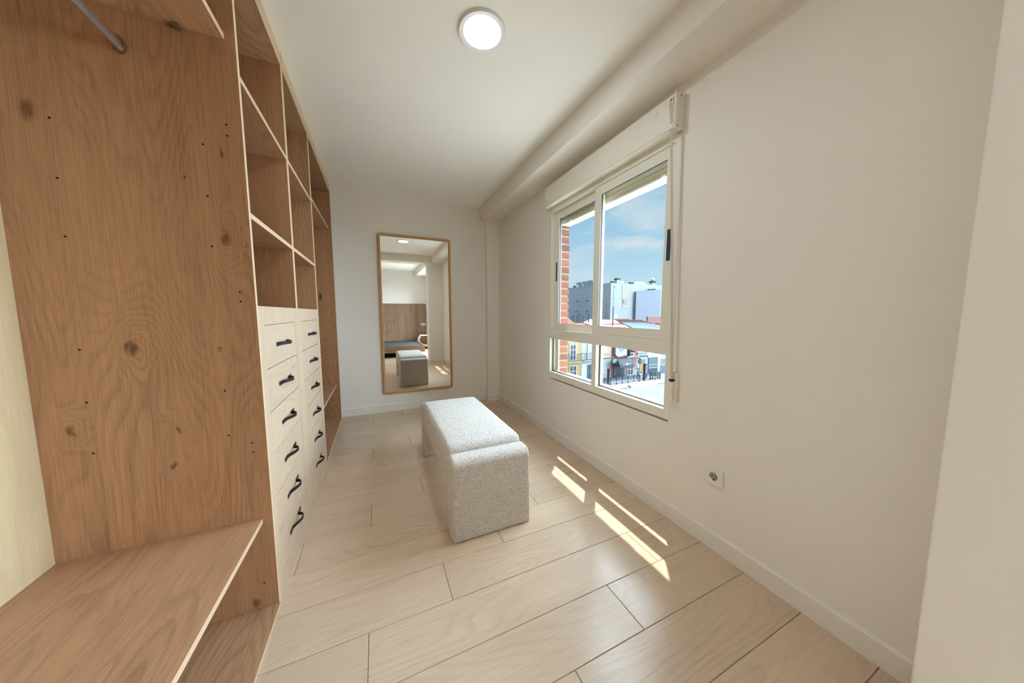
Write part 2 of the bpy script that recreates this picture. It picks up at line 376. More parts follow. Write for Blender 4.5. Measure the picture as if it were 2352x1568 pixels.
def baseboard(name, pts, label):
    """plan polyline pts (front face), profile 12 mm x 88 mm with eased top; thickness towards the left of the path"""
    bm = bmesh.new(); prof = [(0, 0), (0, .082), (.004, .088), (.012, .088), (.012, 0)]
    rows = []
    P = [Vector((x, y, 0)) for x, y in pts]
    for i, p in enumerate(P):
        d1 = (P[i]-P[i-1]).normalized() if i > 0 else None; d2 = (P[i+1]-P[i]).normalized() if i < len(P)-1 else None
        d = d1 or d2
        if d1 and d2:
            n1 = Vector((-d1.y, d1.x, 0)); n2 = Vector((-d2.y, d2.x, 0)); n = (n1+n2); n = n/(1+n1.dot(n2))
        else: n = Vector((-d.y, d.x, 0))
        rows.append([bm.verts.new((p.x+n.x*a, p.y+n.y*a, z)) for a, z in prof])
    m = len(prof)
    for i in range(len(rows)-1):
        for j in range(m): bm.faces.new((rows[i][j], rows[i+1][j], rows[i+1][(j+1) % m], rows[i][(j+1) % m]))
    bm.faces.new(rows[0]); bm.faces.new(rows[-1][::-1]); bmesh.ops.recalc_face_normals(bm, faces=bm.faces)
    put(name, bm, m_trim, kind='structure', label=label)
baseboard('baseboard_back', [(XF, YW-.012), (1.310, YW-.012)], 'white baseboard under the mirror')
baseboard('baseboard_column', [(1.310, YW-.0001), (1.310, 3.723), (1.4705, 3.723)], 'white baseboard round the corner column')
baseboard('baseboard_right', [(1.470, 3.735), (1.470, 1.305)], 'white baseboard under the window, far length')
baseboard('baseboard_pier', [(1.470, .2135), (1.146, .2135)], 'white baseboard on the front of the pier, seen in the mirror')
baseboard('baseboard_right_near', [(1.470, 1.304), (1.470, .2135)], 'white baseboard below the wall socket, near length')

# ------------------------------------------------------------------ ceiling lamp
LC = (.512, 1.489)
lamp = empty('ceiling_lamp', (LC[0], LC[1], H), 'round flush white ceiling downlight above the bench', 'lamp')
def lathe(pts, c, n=64):
    bm = bmesh.new(); R = []
    for r, z in pts:
        R.append([bm.verts.new((c[0]+r*math.cos(2*math.pi*i/n), c[1]+r*math.sin(2*math.pi*i/n), z)) for i in range(n)])
    for a, b in zip(R[:-1], R[1:]):
        for i in range(n): bm.faces.new((a[i], a[(i+1) % n], b[(i+1) % n], b[i]))
    return bm, R
bm, R = lathe([(.112, H+.001), (.112, H-.010), (.109, H-.014), (.0885, H-.011), (.0885, H-.004)], LC)
put('lamp_ring', bm, m_lampring, lamp, smooth=True, angle=40)
bm, R = lathe([(.0875, H-.004), (.0875, H-.0085)], LC); bm.faces.new(R[-1]); bmesh.ops.recalc_face_normals(bm, faces=bm.faces)
put('diffuser', bm, m_emit, lamp)

# ------------------------------------------------------------------ fitted wardrobe
T = .019
def panel(name, b, mats, parent, edge='x', label=None):
    """board with pale edge banding on the face towards +x"""
    bm = boxes(b)
    edged(bm, (lambda n: n.x > .9) if edge == 'x' else (lambda n: False))
    return put(name, bm, mats, parent, label=label)
TOP = 2.422
# bay A: open hanging bay nearest the camera
A0 = .08
wa = empty('open_wardrobe', ((XF+XB)/2, (A0+Y1)/2, 0), 'open oak hanging bay in the left foreground with a rail and a wide low shelf', 'wardrobe')
panel('side_panel', (XB, XF, A0, A0+T, 0, TOP), [m_oakz, m_edgez], wa)
put('back_panel', boxes((XB-.010, XB, A0, Y1-.0005, 0, TOP)), m_back, wa, label='pale yellowish back board')
panel('bottom_panel', (XB, XF+.004, A0+T, Y1-.0005, 0, .012), [m_oaky, m_edgey], wa)
panel('low_shelf', (XB, -.430, A0+T, Y1-.0005, .359, .378), [m_oaky, m_edgey], wa)
panel('top_shelf', (XB, -.428, A0+T, Y1-.0005, 2.071, 2.090), [m_oaky, m_edgey], wa)
panel('top_panel', (XB, XF, A0+T, Y1-.0005, TOP-.0005, TOP+.018), [m_oaky, m_edgey], wa)
bm = bmesh.new()
n = 20
RX, RZ = -.676, 1.967
A = [bm.verts.new((RX+.0075*math.cos(2*math.pi*i/n), A0+T, RZ+.015*math.sin(2*math.pi*i/n))) for i in range(n)]
B = [bm.verts.new((RX+.0075*math.cos(2*math.pi*i/n), Y1-.002, RZ+.015*math.sin(2*math.pi*i/n))) for i in range(n)]
for i in range(n): bm.faces.new((A[i], A[(i+1) % n], B[(i+1) % n], B[i]))
rod = put('hanging_rail', bm, m_steel, wa, smooth=True)
for ya, yb in ((A0+T, A0+T+.012), (Y1-.012, Y1-.0005)):
    bm = bmesh.new(); n = 24; ring = []
    for y, s in ((ya, 1.0), (yb, 1.0)):
        ring.append([bm.verts.new((RX+.013*s*math.cos(2*math.pi*i/n), y, RZ+.004+.024*s*math.sin(2*math.pi*i/n))) for i in range(n)])
    for i in range(n): bm.faces.new((ring[0][i], ring[0][(i+1) % n], ring[1][(i+1) % n], ring[1][i]))
    bm.faces.new(ring[0][::-1]); bm.faces.new(ring[1])
    put('rail_holder', bm, m_brass, wa, smooth=True, angle=40)
bm = bmesh.new(); cyl(bm, (-.54, Y1-.022, 2.064), (-.54, Y1-.001, 2.064), .0065, n=14); cyl(bm, (-.56, Y1-.014, 2.067), (-.56, Y1-.001, 2.067), .004, n=10)
put('shelf_pin', bm, m_brass, wa)

# units B and C: pigeonholes over six drawers; D: tall open unit
def drawer_unit(ya, yb, left_panel, label):
    u = empty('drawer_unit', ((XF+XB)/2, (ya+yb)/2, 0), label, 'wardrobe', 'oak drawer units with open pigeonholes above')
    panel('side_panel', (XB, XF, ya, ya+T, 0, TOP), [m_p1 if left_panel else m_oakz, m_edgez], u)
    panel('side_panel', (XB, XF, yb-T, yb, 0, TOP), [m_oakz, m_edgez], u)
    a, b = ya+T, yb-T
    put('back_panel', boxes((XB-.010, XB, ya, yb, 0, TOP)), m_back, u)
    panel('top_panel', (XB, XF, ya, yb, TOP, TOP+.018), [m_oaky, m_edgey], u)
    for z in (1.972, 1.514): panel('shelf', (XB, XF, a, b, z-.0095, z+.0095), [m_oaky, m_edgey], u)
    panel('counter_panel', (XB, XF-.020, a, b, 1.172, 1.191), [m_oaky, m_edgey], u)
    xr = XF-.019
    fr = put('face_frame', boxes((xr, XF, a, b, 1.118, 1.191), (xr, XF, a, a+.0515, 0, 1.118), (xr, XF, b-.0545, b, 0, 1.118), (xr, XF, a+.0515, b-.0545, 0, .0725)), m_palez, u)
    dy0, dy1 = a+.0515+.0012, b-.0545-.0012
    zz = [1.1175-.1743*i for i in range(7)]
    for i in range(6):
        top = zz[i]-.0015; bot = zz[i+1]+.0015
        jig = random.uniform(-.0006, .0006)
        d = put('drawer_front', soft(boxes((xr-.001, XF+jig, dy0, dy1, bot, top)), .0012), m_paley, u)
        # bow handle: flat feet and an arched middle
        yc, zc = (ya+yb)/2 + (-.004 if left_panel else .022), (top+bot)/2
        prof = []
        half, hgt = .1, .027
        K = 44
        for j in range(K+1):
            s = -1+2*j/K; y = yc+s*half
            if s < -.62 or s > .50: x = 0.0
            elif s < .16: q = (s+.62)/.78; x = hgt*(q*q*(3-2*q))**.8
            else: q = (s-.16)/.34; x = hgt*math.sqrt(max(0.0, 1-q*q))
            prof.append((y, x))
        th = .0026; bm = bmesh.new(); x0 = XF+jig+.0004
        rows = []
        for j, (y, x) in enumerate(prof):
            ya_, xa_ = prof[max(0, j-1)]; yb_, xb_ = prof[min(K, j+1)]
            tn = Vector((xb_-xa_, yb_-ya_)).normalized(); nx, ny = tn.y, -tn.x
            w = .0085*(1.0 if abs(-1+2*j/K) > .5 else .86)
            rows.append([bm.verts.new((x0+x+nx*th*e, y+ny*th*e, zc+w*s2)) for e, s2 in ((0, -1), (1, -1), (1, 1), (0, 1))])
        for r1, r2_ in zip(rows[:-1], rows[1:]):
            for q in range(4): bm.faces.new((r1[q], r1[(q+1) % 4], r2_[(q+1) % 4], r2_[q]))
        bm.faces.new(rows[0][::-1]); bm.faces.new(rows[-1]); bmesh.ops.recalc_face_normals(bm, faces=bm.faces)
        put('handle', bm, m_black, d, smooth=True, angle=35, label='black bow handle')
    return u
uB = drawer_unit(Y1, 2.0200, True, 'nearer oak unit: pigeonholes over six pale drawers, behind the large knotty side panel')
uC = drawer_unit(2.0205, 2.6680, False, 'farther oak unit: pigeonholes over six pale drawers, next to the far tall bay')
# shelf-pin holes in the big side panel
def holes(parent, y, pts):
    for (x, z) in pts:
        bm = bmesh.new(); cyl(bm, (x, y-.0004, z), (x, y+.002, z), .0032, n=10); put('pin_hole', bm, m_dark, parent)
holes(uB, Y1, [(-.84, 1.726), (-.84, 1.56), (-.84, 1.393), (-.441, 1.802), (-.441, 1.767), (-.506, 1.725), (-.506, 1.559), (-.506, 1.393), (-.442, 1.239), (-.442, 1.206), (-.842, 1.052), (-.842, .885), (-.842, .719), (-.507, .887), (-.507, .721), (-.442, .681), (-.442, .645), (-.441, .112)])
wd = empty('tall_wardrobe', ((XF+XB)/2, (2.6685+3.80)/2, 0), 'tall open oak bay at the far end, beside the mirror wall', 'wardrobe')
panel('side_panel', (XB, XF, 2.6685, 2.6685+T, 0, TOP), [m_oakz, m_edgez], wd)
ends = panel('side_panel', (XB, XF, 3.782, 3.801, 0, TOP), [m_oakz, m_edgez], wd)
put('back_panel', boxes((XB-.010, XB, 2.6685, 3.801, 0, TOP)), m_back, wd)
panel('bottom_panel', (XB, XF+.004, 2.6685+T, 3.782, 0, .012), [m_oaky, m_edgey], wd)
panel('low_shelf', (XB, -.430, 2.6685+T, 3.782, .368, .387), [m_oaky, m_edgey], wd)
panel('top_shelf', (XB, -.428, 2.6685+T, 3.782, 2.045, 2.064), [m_oaky, m_edgey], wd)
panel('top_panel', (XB, XF, 2.6685, 3.801, TOP, TOP+.018), [m_oaky, m_edgey], wd)
holes(wd, 3.782, [(-.44, 2.33), (-.44, 2.30), (-.505, 1.56), (-.44, 1.70), (-.44, 1.66), (-.505, 1.39), (-.505, 1.22), (-.44, 1.1), (-.44, 1.07), (-.505, .9), (-.505, .72)])
fa = empty('wardrobe_fascia', (XF, 2.0, TOP), 'pale oak filler board between the wardrobe top and the ceiling', 'trim')
put('board', boxes((XF-.018, XF-.0004, A0, 2.0195, TOP+.0182, H-.0005)), m_edgey, fa)
put('board', boxes((XF-.018, XF+.0010, 2.0205, 3.801, TOP+.0182, H-.0005)), m_edgey, fa)

# ------------------------------------------------------------------ boucle bench
bench = empty('bench', (.527, 1.991, 0), 'off-white boucle bench with slab ends and a padded seat', 'bench')
def rbox(b, r, step, amp, seed, dome=0, keep=()):
    x0, x1, y0, y1, z0, z1 = b; bm = bmesh.new()
    lo = Vector((x0, y0, z0)); hi = Vector((x1, y1, z1)); c = (lo+hi)/2; hs = (hi-lo)/2
    ns = [max(2, round((hi[i]-lo[i])/step)) for i in range(3)]
    vmap = {}
    def vert(i, j, k):
        key = (i, j, k)
        if key in vmap: return vmap[key]
        p = Vector((lo[0]+(hi[0]-lo[0])*i/ns[0], lo[1]+(hi[1]-lo[1])*j/ns[1], lo[2]+(hi[2]-lo[2])*k/ns[2]))
        rr = r(p) if callable(r) else (r if isinstance(r, tuple) else (r, r, r))
        q = Vector([min(max(p[a], lo[a]+rr[a]), hi[a]-rr[a]) for a in range(3)])
        d = p-q
        if d.length > 1e-9:
            dd = Vector([d[a]/rr[a] if rr[a] > 0 else 0 for a in range(3)])
            L_ = dd.length
            m_ = max(abs(x) for x in dd)
            nrm = dd/L_
            # map cube corner to rounded corner
            p = q+Vector([nrm[a]*rr[a]*m_ for a in range(3)])
            nn = nrm
        else: nn = Vector((0, 0, 1))
        if dome and p.z > z1-.03:
            u = (p.x-c.x)/hs.x; v = (p.y-c.y)/hs.y
            p.z += dome*(1-u**4)*(1-v**6)
        f = noise.noise(Vector((p.x, p.y, p.z))*95+Vector((seed, 0, 0)))*amp + noise.noise(Vector((p.x, p.y, p.z))*18+Vector((0, seed, 0)))*amp*.7
        ex = Vector([1 if abs(p[a]-(hi[a] if s > 0 else lo[a])) < 1e-6 else 0 for a, s in ((0, p[0]-c[0]), (1, p[1]-c[1]), (2, p[2]-c[2]))])
        dirn = Vector([(1 if p[a] > c[a] else -1)*ex[a] for a in range(3)])
        if dirn.length > 0: nn = dirn.normalized()
        p = p+nn*f
        if z0 == 0 and p.z < .002: p.z = max(p.z, .0)
        vmap[key] = bm.verts.new(p); return vmap[key]
    nx, ny, nz_ = ns
    for (A_, B_, f) in ((nx, ny, lambda a, b: ((a, b, 0), (a, b, nz_))), (nx, nz_, lambda a, b: ((a, 0, b), (a, ny, b))), (ny, nz_, lambda a, b: ((0, a, b), (nx, a, b)))):
        for a in range(A_):
            for b_ in range(B_):
                q00, q10, q11, q01 = f(a, b_), f(a+1, b_), f(a+1, b_+1), f(a, b_+1)
                for s in (0, 1):
                    vs = [vert(*q[s]) for q in (q00, q10, q11, q01)]
                    try: bm.faces.new(vs)
                    except ValueError: pass
    bmesh.ops.recalc_face_normals(bm, faces=bm.faces)
    return bm
BX0, BX1 = .311, .743
def leg_r(p):
    return (.012, .042 if p.z > .2 else .010, .042 if p.z > .2 else .008)
put('leg', rbox((BX0, BX1, 1.417, 1.545, 0, .431), lambda p: (.012, .040, .040) if p.z > .25 else (.012, .014, .010), .007, .0016, 1.3), m_boucle, bench, smooth=True)
put('leg', rbox((BX0, BX1, 2.440, 2.568, 0, .431), lambda p: (.012, .040, .040) if p.z > .25 else (.012, .014, .010), .007, .0016, 4.1), m_boucle, bench, smooth=True)
put('seat_frame', rbox((BX0+.001, BX1-.001, 1.52, 2.465, .262, .41), (.010, .006, .012), .008, .0016, 7.7), m_boucle, bench, smooth=True)
put('seat_cushion', rbox((BX0-.001, BX1+.001, 1.535, 2.450, .385, .460), (.024, .040, .036), .007, .0018, 9.9, dome=.010), m_boucle, bench, smooth=True)

# ------------------------------------------------------------------ wall mirror
mi = empty('mirror', (.452, YW, .211), 'tall rectangular mirror in a thin rounded oak frame on the end wall', 'mirror')
def rrect(x0, x1, z0, z1, r, n=8):
    pts = []
    for cx, cz, a0 in ((x1-r, z0+r, -90), (x1-r, z1-r, 0), (x0+r, z1-r, 90), (x0+r, z0+r, 180)):
        for i in range(n+1):
            a = math.radians(a0+90*i/n); pts.append((cx+r*math.cos(a), cz+r*math.sin(a)))
    return pts
MX0, MX1, MZ0, MZ1, FW = .043, .862, .214, 2.060, .027
O = rrect(MX0, MX1, MZ0, MZ1, .030); I = rrect(MX0+FW, MX1-FW, MZ0+FW, MZ1-FW, .006)
bm = bmesh.new(); n = len(O)
yf, yb_ = YW-.030, YW-.0005
def ring(P, y): return [bm.verts.new((x, y, z)) for x, z in P]
def inset(P, Q, f): return [(a[0]+(b[0]-a[0])*f, a[1]+(b[1]-a[1])*f) for a, b in zip(P, Q)]
rs = [ring(O, yb_), ring(O, yf+.006), ring(inset(O, I, .2), yf), ring(inset(O, I, .8), yf), ring(I, yf+.005), ring(I, yf+.016)]
for a, b in zip(rs[:-1], rs[1:]):
    for i in range(n): bm.faces.new((a[i], a[(i+1) % n], b[(i+1) % n], b[i]))
bmesh.ops.recalc_face_normals(bm, faces=bm.faces)
put('frame', bm, m_mirfr, mi, smooth=True, angle=30)
put('mirror_glass', boxes((MX0+FW-.004, MX1-FW+.004, YW-.018, YW-.012, MZ0+FW-.004, MZ1-FW+.004)), m_mirror, mi)

# ------------------------------------------------------------------ wall socket
sk = empty('wall_socket', (XW, .885, .369), 'square white wall socket low on the right wall', 'socket')
n = 64; c = (.885, .369); bm = bmesh.new(); ang = [2*math.pi*i/n for i in range(n)]
def sq(h, x, rc=0.0):
    out_ = []
    for t_ in ang:
        k_ = min(h/max(abs(math.cos(t_)), 1e-9), h/max(abs(math.sin(t_)), 1e-9), h*1.36)
        out_.append(bm.verts.new((x, c[0]+k_*math.cos(t_), c[1]+k_*math.sin(t_))))
    return out_
def cc_(r_, x): return [bm.verts.new((x, c[0]+r_*math.cos(t_), c[1]+r_*math.sin(t_))) for t_ in ang]
rs = [sq(.043, XW-.0003), sq(.043, XW-.006), sq(.0412, XW-.0095), sq(.030, XW-.0110), sq(.0275, XW-.0110), cc_(.0225, XW-.0112), cc_(.0205, XW-.0095), cc_(.0198, XW-.0030)]
for a, b in zip(rs[:-1], rs[1:]):
    for i in range(n): bm.faces.new((a[i], a[(i+1) % n], b[(i+1) % n], b[i]))
bmesh.ops.recalc_face_normals(bm, faces=bm.faces)
put('cover_plate', bm, m_socket, sk, smooth=True, angle=20)
bm = bmesh.new(); cyl(bm, (XW-.0006, c[0], c[1]), (XW-.0040, c[0], c[1]), .0196, n=32); put('insert', bm, m_socket2, sk, label='grey recessed insert')
for dy in (-.0095, .0095):
    bm = bmesh.new(); cyl(bm, (XW-.0035, c[0]+dy, c[1]), (XW-.0044, c[0]+dy, c[1]), .0026, n=12); put('pin_hole', bm, m_dark, sk)
for dz in (-.017, .017):
    put('earth_clip', boxes((XW-.009, XW-.003, c[0]-.003, c[0]+.003, c[1]+dz-.0025, c[1]+dz+.0025)), m_dark if dz < 0 else m_steel, sk)

# ------------------------------------------------------------------ window
FX0, FX1 = 1.480, 1.541      # main frame depth
wn = put('window_1', boxes((FX0, FX1, 1.156, 1.188, .577, 2.10), (FX0, FX1, 2.437, 2.470, .577, 2.10), (FX0, FX1, 1.188, 2.437, 2.064, 2.12),
    (FX0, FX1, 1.188, 2.437, .932, .972), (FX0+.001, FX1, 1.188, 2.437, .972, .975), (FX0, FX1, 1.188, 2.437, .975, 1.012), (FX0, FX1, 1.188, 2.437, .577, .618), (FX0, FX1, 1.781, 1.830, .618, .932)),
    m_upvc, kind='structure', label='cream aluminium sliding window over two fixed lower panes')
# cover bead on the wall round the frame
put('cover_trim', boxes((XW-.003, XW+.001, 1.146, 1.160, .565, 2.10), (XW-.003, XW+.001, 2.436, 2.455, .565, 2.10), (XW-.003, XW+.001, 1.160, 2.436, .563, .579)), m_upvc, wn)
def pane(y0, y1, z0, z1, x, parent, glass_name='pane'):
    put('gasket', frame4(x-.006, x+.006, y0-.002, y1+.002, z0-.002, z1+.002, .0045, .0045, .0045, .0045), m_gask, parent)
    put(glass_name, boxes((x-.002, x+.002, y0, y1, z0, z1)), m_glass, parent)
pane(1.188, 1.781, .618, .932, 1.515, wn); pane(1.830, 2.437, .618, .932, 1.515, wn)
put('glazing_bead', frame4(1.517, 1.538, 1.188, 1.781, .618, .932, .012, .012, .010, .008), m_upvc, wn)
put('glazing_bead', frame4(1.517, 1.538, 1.830, 2.437, .618, .932, .012, .012, .010, .008), m_upvc, wn)
def sash(x0, x1, y0, y1, z0, z1, wl, wr, wb, wt, hy, hx):
    s = put('sash', boxes((x0, x1, y0, y0+wl, z0, z1), (x0, x1, y1-wr, y1, z0, z1), (x0+.0006, x1, y0+wl, y1-wr, z0, z0+wb), (x0+.0006, x1, y0+wl, y1-wr, z1-wt, z1)), m_upvc, wn)
    pane(y0+wl, y1-wr, z0+wb, z1-wt, (x0+x1)/2, s)
    put('pull', boxes((x0-.0025, x0+.004, hy[0], hy[1], 1.453, 1.622), bevel=.001), m_recess, s, label='dark blue-grey recessed pull')
    return s
sash(1.4865, 1.508, 1.1895, 1.842, 1.0125, 2.0635, .049, .066, .055, .061, (1.196, 1.220), 0)
sash(1.514, 1.537, 1.792, 2.436, 1.0125, 2.0635, .066, .084, .055, .067, (2.382, 2.402), 0)
# outer guide rails and frame return
put('shutter_guide', boxes((1.541, 1.553, 1.156, 1.190, .60, 2.12), (1.556, 1.580, 1.156, 1.180, .60, 2.12)), m_upvc2, wn)
put('shutter_guide', boxes((1.541, 1.553, 2.385, 2.470, .60, 2.12), (1.5535, 1.559, 2.396, 2.46, .60, 2.12)), m_upvc2, wn)

# outside reveal: sill, lintel, brick jamb
put('window_sill', prism([(1.541, .597), (1.676, .590), (1.680, .584), (1.680, .560), (1.541, .560)], 'y', 1.10, 2.402), plain('sill_stone', lin(226, 220, 208), .7), wn)
bm = bmesh.new(); rows = []
n = 150
for i in range(n+1):
    y = 1.05+(2.55-1.05)*i/n
    w = .0045*noise.noise(Vector((y*32, 0, 0)))+.003*noise.noise(Vector((y*11, 5, 0)))
    rows.append([bm.verts.new(p) for p in ((1.586, y, 1.955), (1.652+w, y, 1.953+.3*w), (1.655, y, 1.975), (1.655, y, 2.45), (1.586, y, 2.45))])
for a, b in zip(rows[:-1], rows[1:]):
    for j in range(5): bm.faces.new((a[j], b[j], b[(j+1) % 5], a[(j+1) % 5]))
bm.faces.new(rows[0]); bm.faces.new(rows[-1][::-1]); bmesh.ops.recalc_face_normals(bm, faces=bm.faces)
put('lintel', bm, plain('lintel_paint', lin(176, 178, 170), .8), wn)
sh = empty('roller_shutter', (1.568, 1.79, 1.95), 'cream roller shutter rolled up behind the top of the window panes', 'shutter')
for i in range(4):
    z = 1.962+.043*i
    put('slat', prism([(1.563, z+.001), (1.560, z+.012), (1.559, z+.022), (1.560, z+.034), (1.564, z+.0415), (1.572, z+.0415), (1.574, z+.02), (1.572, z+.001)], 'y', 1.182, 2.384), m_upvc2, sh)
put('bottom_bar', boxes((1.5565, 1.576, 1.182, 2.384, 1.949, 1.9615), bevel=.002), m_upvc2, sh)
for y in (1.32, 2.24): put('stop', boxes((1.545, 1.5565, y-.012, y+.012, 1.949, 1.962), bevel=.002), m_socket, sh)

m_mort = plain('lime_mortar', lin(160, 140, 118), .95, var=.12, scale=40, bump=.6, bscale=120)
bj = put('trim_6', boxes((1.562, 1.648, 2.408, 2.50, .575, 1.975)), m_mort, kind='structure', label='red brick jamb outside the far side of the window')
def brickmat(i, c):
    return plain('brick_%s' % 'abcd'[i], c, .9, var=.14, scale=25, bump=.8, bscale=150)
BM = [brickmat(0, lin(126, 76, 62)), brickmat(1, lin(114, 70, 58)), brickmat(2, lin(134, 86, 66)), brickmat(3, lin(98, 66, 60))]
z = 1.121-.0674*8+.008; i = 0
while z < 1.95:
    top = min(z+.0505, 1.954)
    j = random.uniform(-.002, .002)
    put('brick', boxes((1.560, 1.657+j, 2.400+random.uniform(-.001, .002), 2.495, z, top), bevel=.0025), BM[random.choice((0, 0, 1, 1, 2, 3))], bj)
    z += .0674; i += 1

# shutter box and its pull strap inside
sb = empty('shutter_box', (XW, 1.80, 2.100), 'long cream roller shutter box above the window', 'shutter box')
put('box_body', boxes((1.421, XW-.0005, 1.153, 2.447, 2.1035, 2.2735), bevel=.002), m_upvc, sb)
put('front_panel', boxes((1.4175, 1.4209, 1.160, 2.440, 2.108, 2.262), bevel=.001), m_upvc, sb)
put('end_cap', boxes((1.4165, XW-.0003, 1.146, 1.1535, 2.100, 2.2755), bevel=.0015), m_upvc, sb)
put('end_cap', boxes((1.4165, XW-.0003, 2.4465, 2.453, 2.100, 2.2755), bevel=.0015), m_upvc, sb)
for x, z in ((1.452, 2.262), (1.433, 2.114)):
    bm = bmesh.new(); cyl(bm, (x, 1.1462, z), (x, 1.1445, z), .0032, n=10); put('screw', bm, m_black, sb)
for y, z in ((1.262, 2.232), (1.254, 2.222), (1.270, 2.222), (1.262, 2.214)):
    bm = bmesh.new(); cyl(bm, (1.4177, y, z), (1.4165, y, z), .0016, n=8); put('vent_hole', bm, m_black, sb)
put('strap_outlet', boxes((1.413, 1.4178, 1.162, 1.1665, 2.222, 2.254), (1.413, 1.4178, 1.1815, 1.187, 2.214, 2.246), (1.413, 1.4178, 1.1665, 1.1815, 2.249, 2.255)), m_upvc, sb)
put('outlet_slot', boxes((1.4155, 1.4172, 1.1665, 1.1815, 2.238, 2.249)), m_dark, sb)
bm = bmesh.new(); K = 24; rows = []
for i in range(K+1):
    f = i/K; zz = 2.243+(0.800-2.243)*f; x = 1.4135+(1.452-1.4135)*f+.004*math.sin(f*math.pi); yc = 1.174+(1.1225-1.174)*f
    rows.append([bm.verts.new(p) for p in ((x, yc-.0072, zz), (x, yc+.0072, zz), (x+.0012, yc+.0072, zz), (x+.0012, yc-.0072, zz))])
for a, b in zip(rows[:-1], rows[1:]):
    for j in range(4): bm.faces.new((a[j], a[(j+1) % 4], b[(j+1) % 4], b[j]))
bm.faces.new(rows[0][::-1]); bm.faces.new(rows[-1]); bmesh.ops.recalc_face_normals(bm, faces=bm.faces)
stp = empty('shutter_strap', (XW, 1.118, .68), 'grey webbing shutter strap hanging to its winder at the near side of the window', 'strap')
put('strap', bm, m_strap, stp)
pr = rrect(1.100, 1.136, .676, .842, .006, 4)
put('winder_cover', prism(pr, 'x', 1.463, XW-.0005), m_upvc, stp)
put('winder_body', prism([(1.4635, .80), (1.447, .79), (1.444, .74), (1.450, .690), (1.4635, .684)], 'y', 1.112, 1.133), m_upvc, stp)
put('winder_slot', boxes((1.443, 1.463, 1.1125, 1.1325, .797, .806)), m_dark, stp)

# ------------------------------------------------------------------ bedroom seen in the mirror
hb = empty('headboard', (.2, -2.65, 0), 'walnut board headboard panelling on the bedroom wall, seen in the mirror', 'headboard')
xs = [-1.30, -.94, -.58, -.22, .03, .26, .62, .965, 1.215, 1.478]
for a, b in zip(xs[:-1], xs[1:]):
    put('board', boxes((a+.0015, b-.0015, -2.649, -2.628, .0, 1.465), bevel=.001), m_walnut, hb)
bd = empty('bed', (.1, -1.7, 0), 'low walnut platform bed without a mattress, seen in the mirror', 'bed')
put('bed_frame', boxes((-.85, 1.17, -.83, -.80, .13, .30), (1.14, 1.17, -2.62, -.83, .13, .30), (-.85, -.82, -2.62, -.83, .13, .30)), m_walnuty, bd)
put('bed_base', boxes((-.82, 1.14, -2.62, -.83, .20, .285)), m_slate, bd, label='dark grey fabric bed base')
put('plinth', boxes((-.60, .92, -2.45, -1.05, 0, .20)), m_dark, bd)
ns = empty('nightstand', (1.36, -2.4, 0), 'angular white nightstand beside the bed, seen in the mirror', 'nightstand')
put('top', boxes((1.24, 1.475, -2.62, -2.25, .455, .475)), m_chalk, ns)
put('side', prism([(1.24, .455), (1.19, .36), (1.19, .02), (1.205, .02), (1.205, .355), (1.255, .455)], 'y', -2.62, -2.25), m_chalk, ns)
put('shelf', boxes((1.19, 1.475, -2.62, -2.25, .0, .02)), m_chalk, ns)
put('drawer', boxes((1.26, 1.475, -2.62, -2.27, .10, .18)), m_walnuty, ns)
sw = empty('bedside_socket', (1.385, -2.627, .80), 'double white socket plate on the walnut headboard, seen in the mirror', 'socket')
put('cover_plate', boxes((1.31, 1.46, -2.6275, -2.617, .765, .845), bevel=.002), m_socket, sw)
for x in (1.347, 1.423):
    bm = bmesh.new(); cyl(bm, (x, -2.617, .805), (x, -2.6155, .805), .020, n=20); put('insert', bm, m_socket2, sw)

#EXTERIOR#
# ------------------------------------------------------------------ outside: street, houses, large building
G = -8.3; YF = 34.2; X0 = 31.29
def c3(n, r, g, b, **k): return plain(n, lin(r, g, b), k.pop('rough', .9), **k)
m_asph = c3('street_paving', 90, 98, 106, var=.06, scale=.8)
m_pave = c3('pale_pavement', 128, 122, 114, var=.05, scale=1.0)
m_yel = c3('ochre_render', 184, 162, 112, var=.06, scale=.8)
m_whi = c3('white_render', 180, 182, 180, var=.05, scale=.7)
m_cre = c3('cream_render', 180, 178, 170, var=.05, scale=.7)
m_red = c3('red_render', 167, 95, 92, var=.05, scale=.7)
m_pink = c3('pink_worn_render', 176, 132, 127, var=.10, scale=1.4)
m_blu = c3('blue_grey_dado', 116, 128, 141, var=.06)
m_grw = c3('grey_block_wall', 164, 169, 173, var=.05, scale=.35)
m_lav = c3('smooth_grey_render', 138, 143, 154, var=.02, scale=.2)
m_bei = c3('beige_render', 172, 166, 152, var=.04)
m_gls = plain('dark_window_glass', lin(78, 92, 102), .15)
m_wfr = c3('white_joinery', 232, 234, 236)
m_iron = c3('wrought_iron', 52, 60, 66)
m_roofr = c3('red_tile', 150, 78, 68, var=.12, scale=3)
m_roofp = c3('pale_roof', 184, 160, 148, var=.08, scale=2)
m_roofb = c3('blue_grey_roof_sheet', 84, 100, 108, var=.05)
m_brn = c3('brown_tile', 172, 125, 95, var=.12, scale=3)
m_awn = plain('awning_charcoal', lin(74, 80, 88), .8)
m_wood2 = plain('orange_door', lin(178, 128, 72), .6)
m_grn = plain('green_sign', lin(30, 140, 96), .5)
m_sol = plain('solar_glass', lin(92, 112, 118), .35)
m_tarp = plain('pale_blue_tarp', lin(150, 172, 196), .6, var=.06)
m_leaf = plain('shrub_leaf', lin(96, 120, 88), .8, var=.2)

put('street', boxes((-20, 160, 8, 200, G-.3, G)), m_asph, kind='structure', label='grey street surface far below the window')
put('pavement', boxes((12, 36.6, 28.4, 30.4, G, G+.06)), m_pave, kind='structure', label='pale sunlit pavement strip behind the low wall')

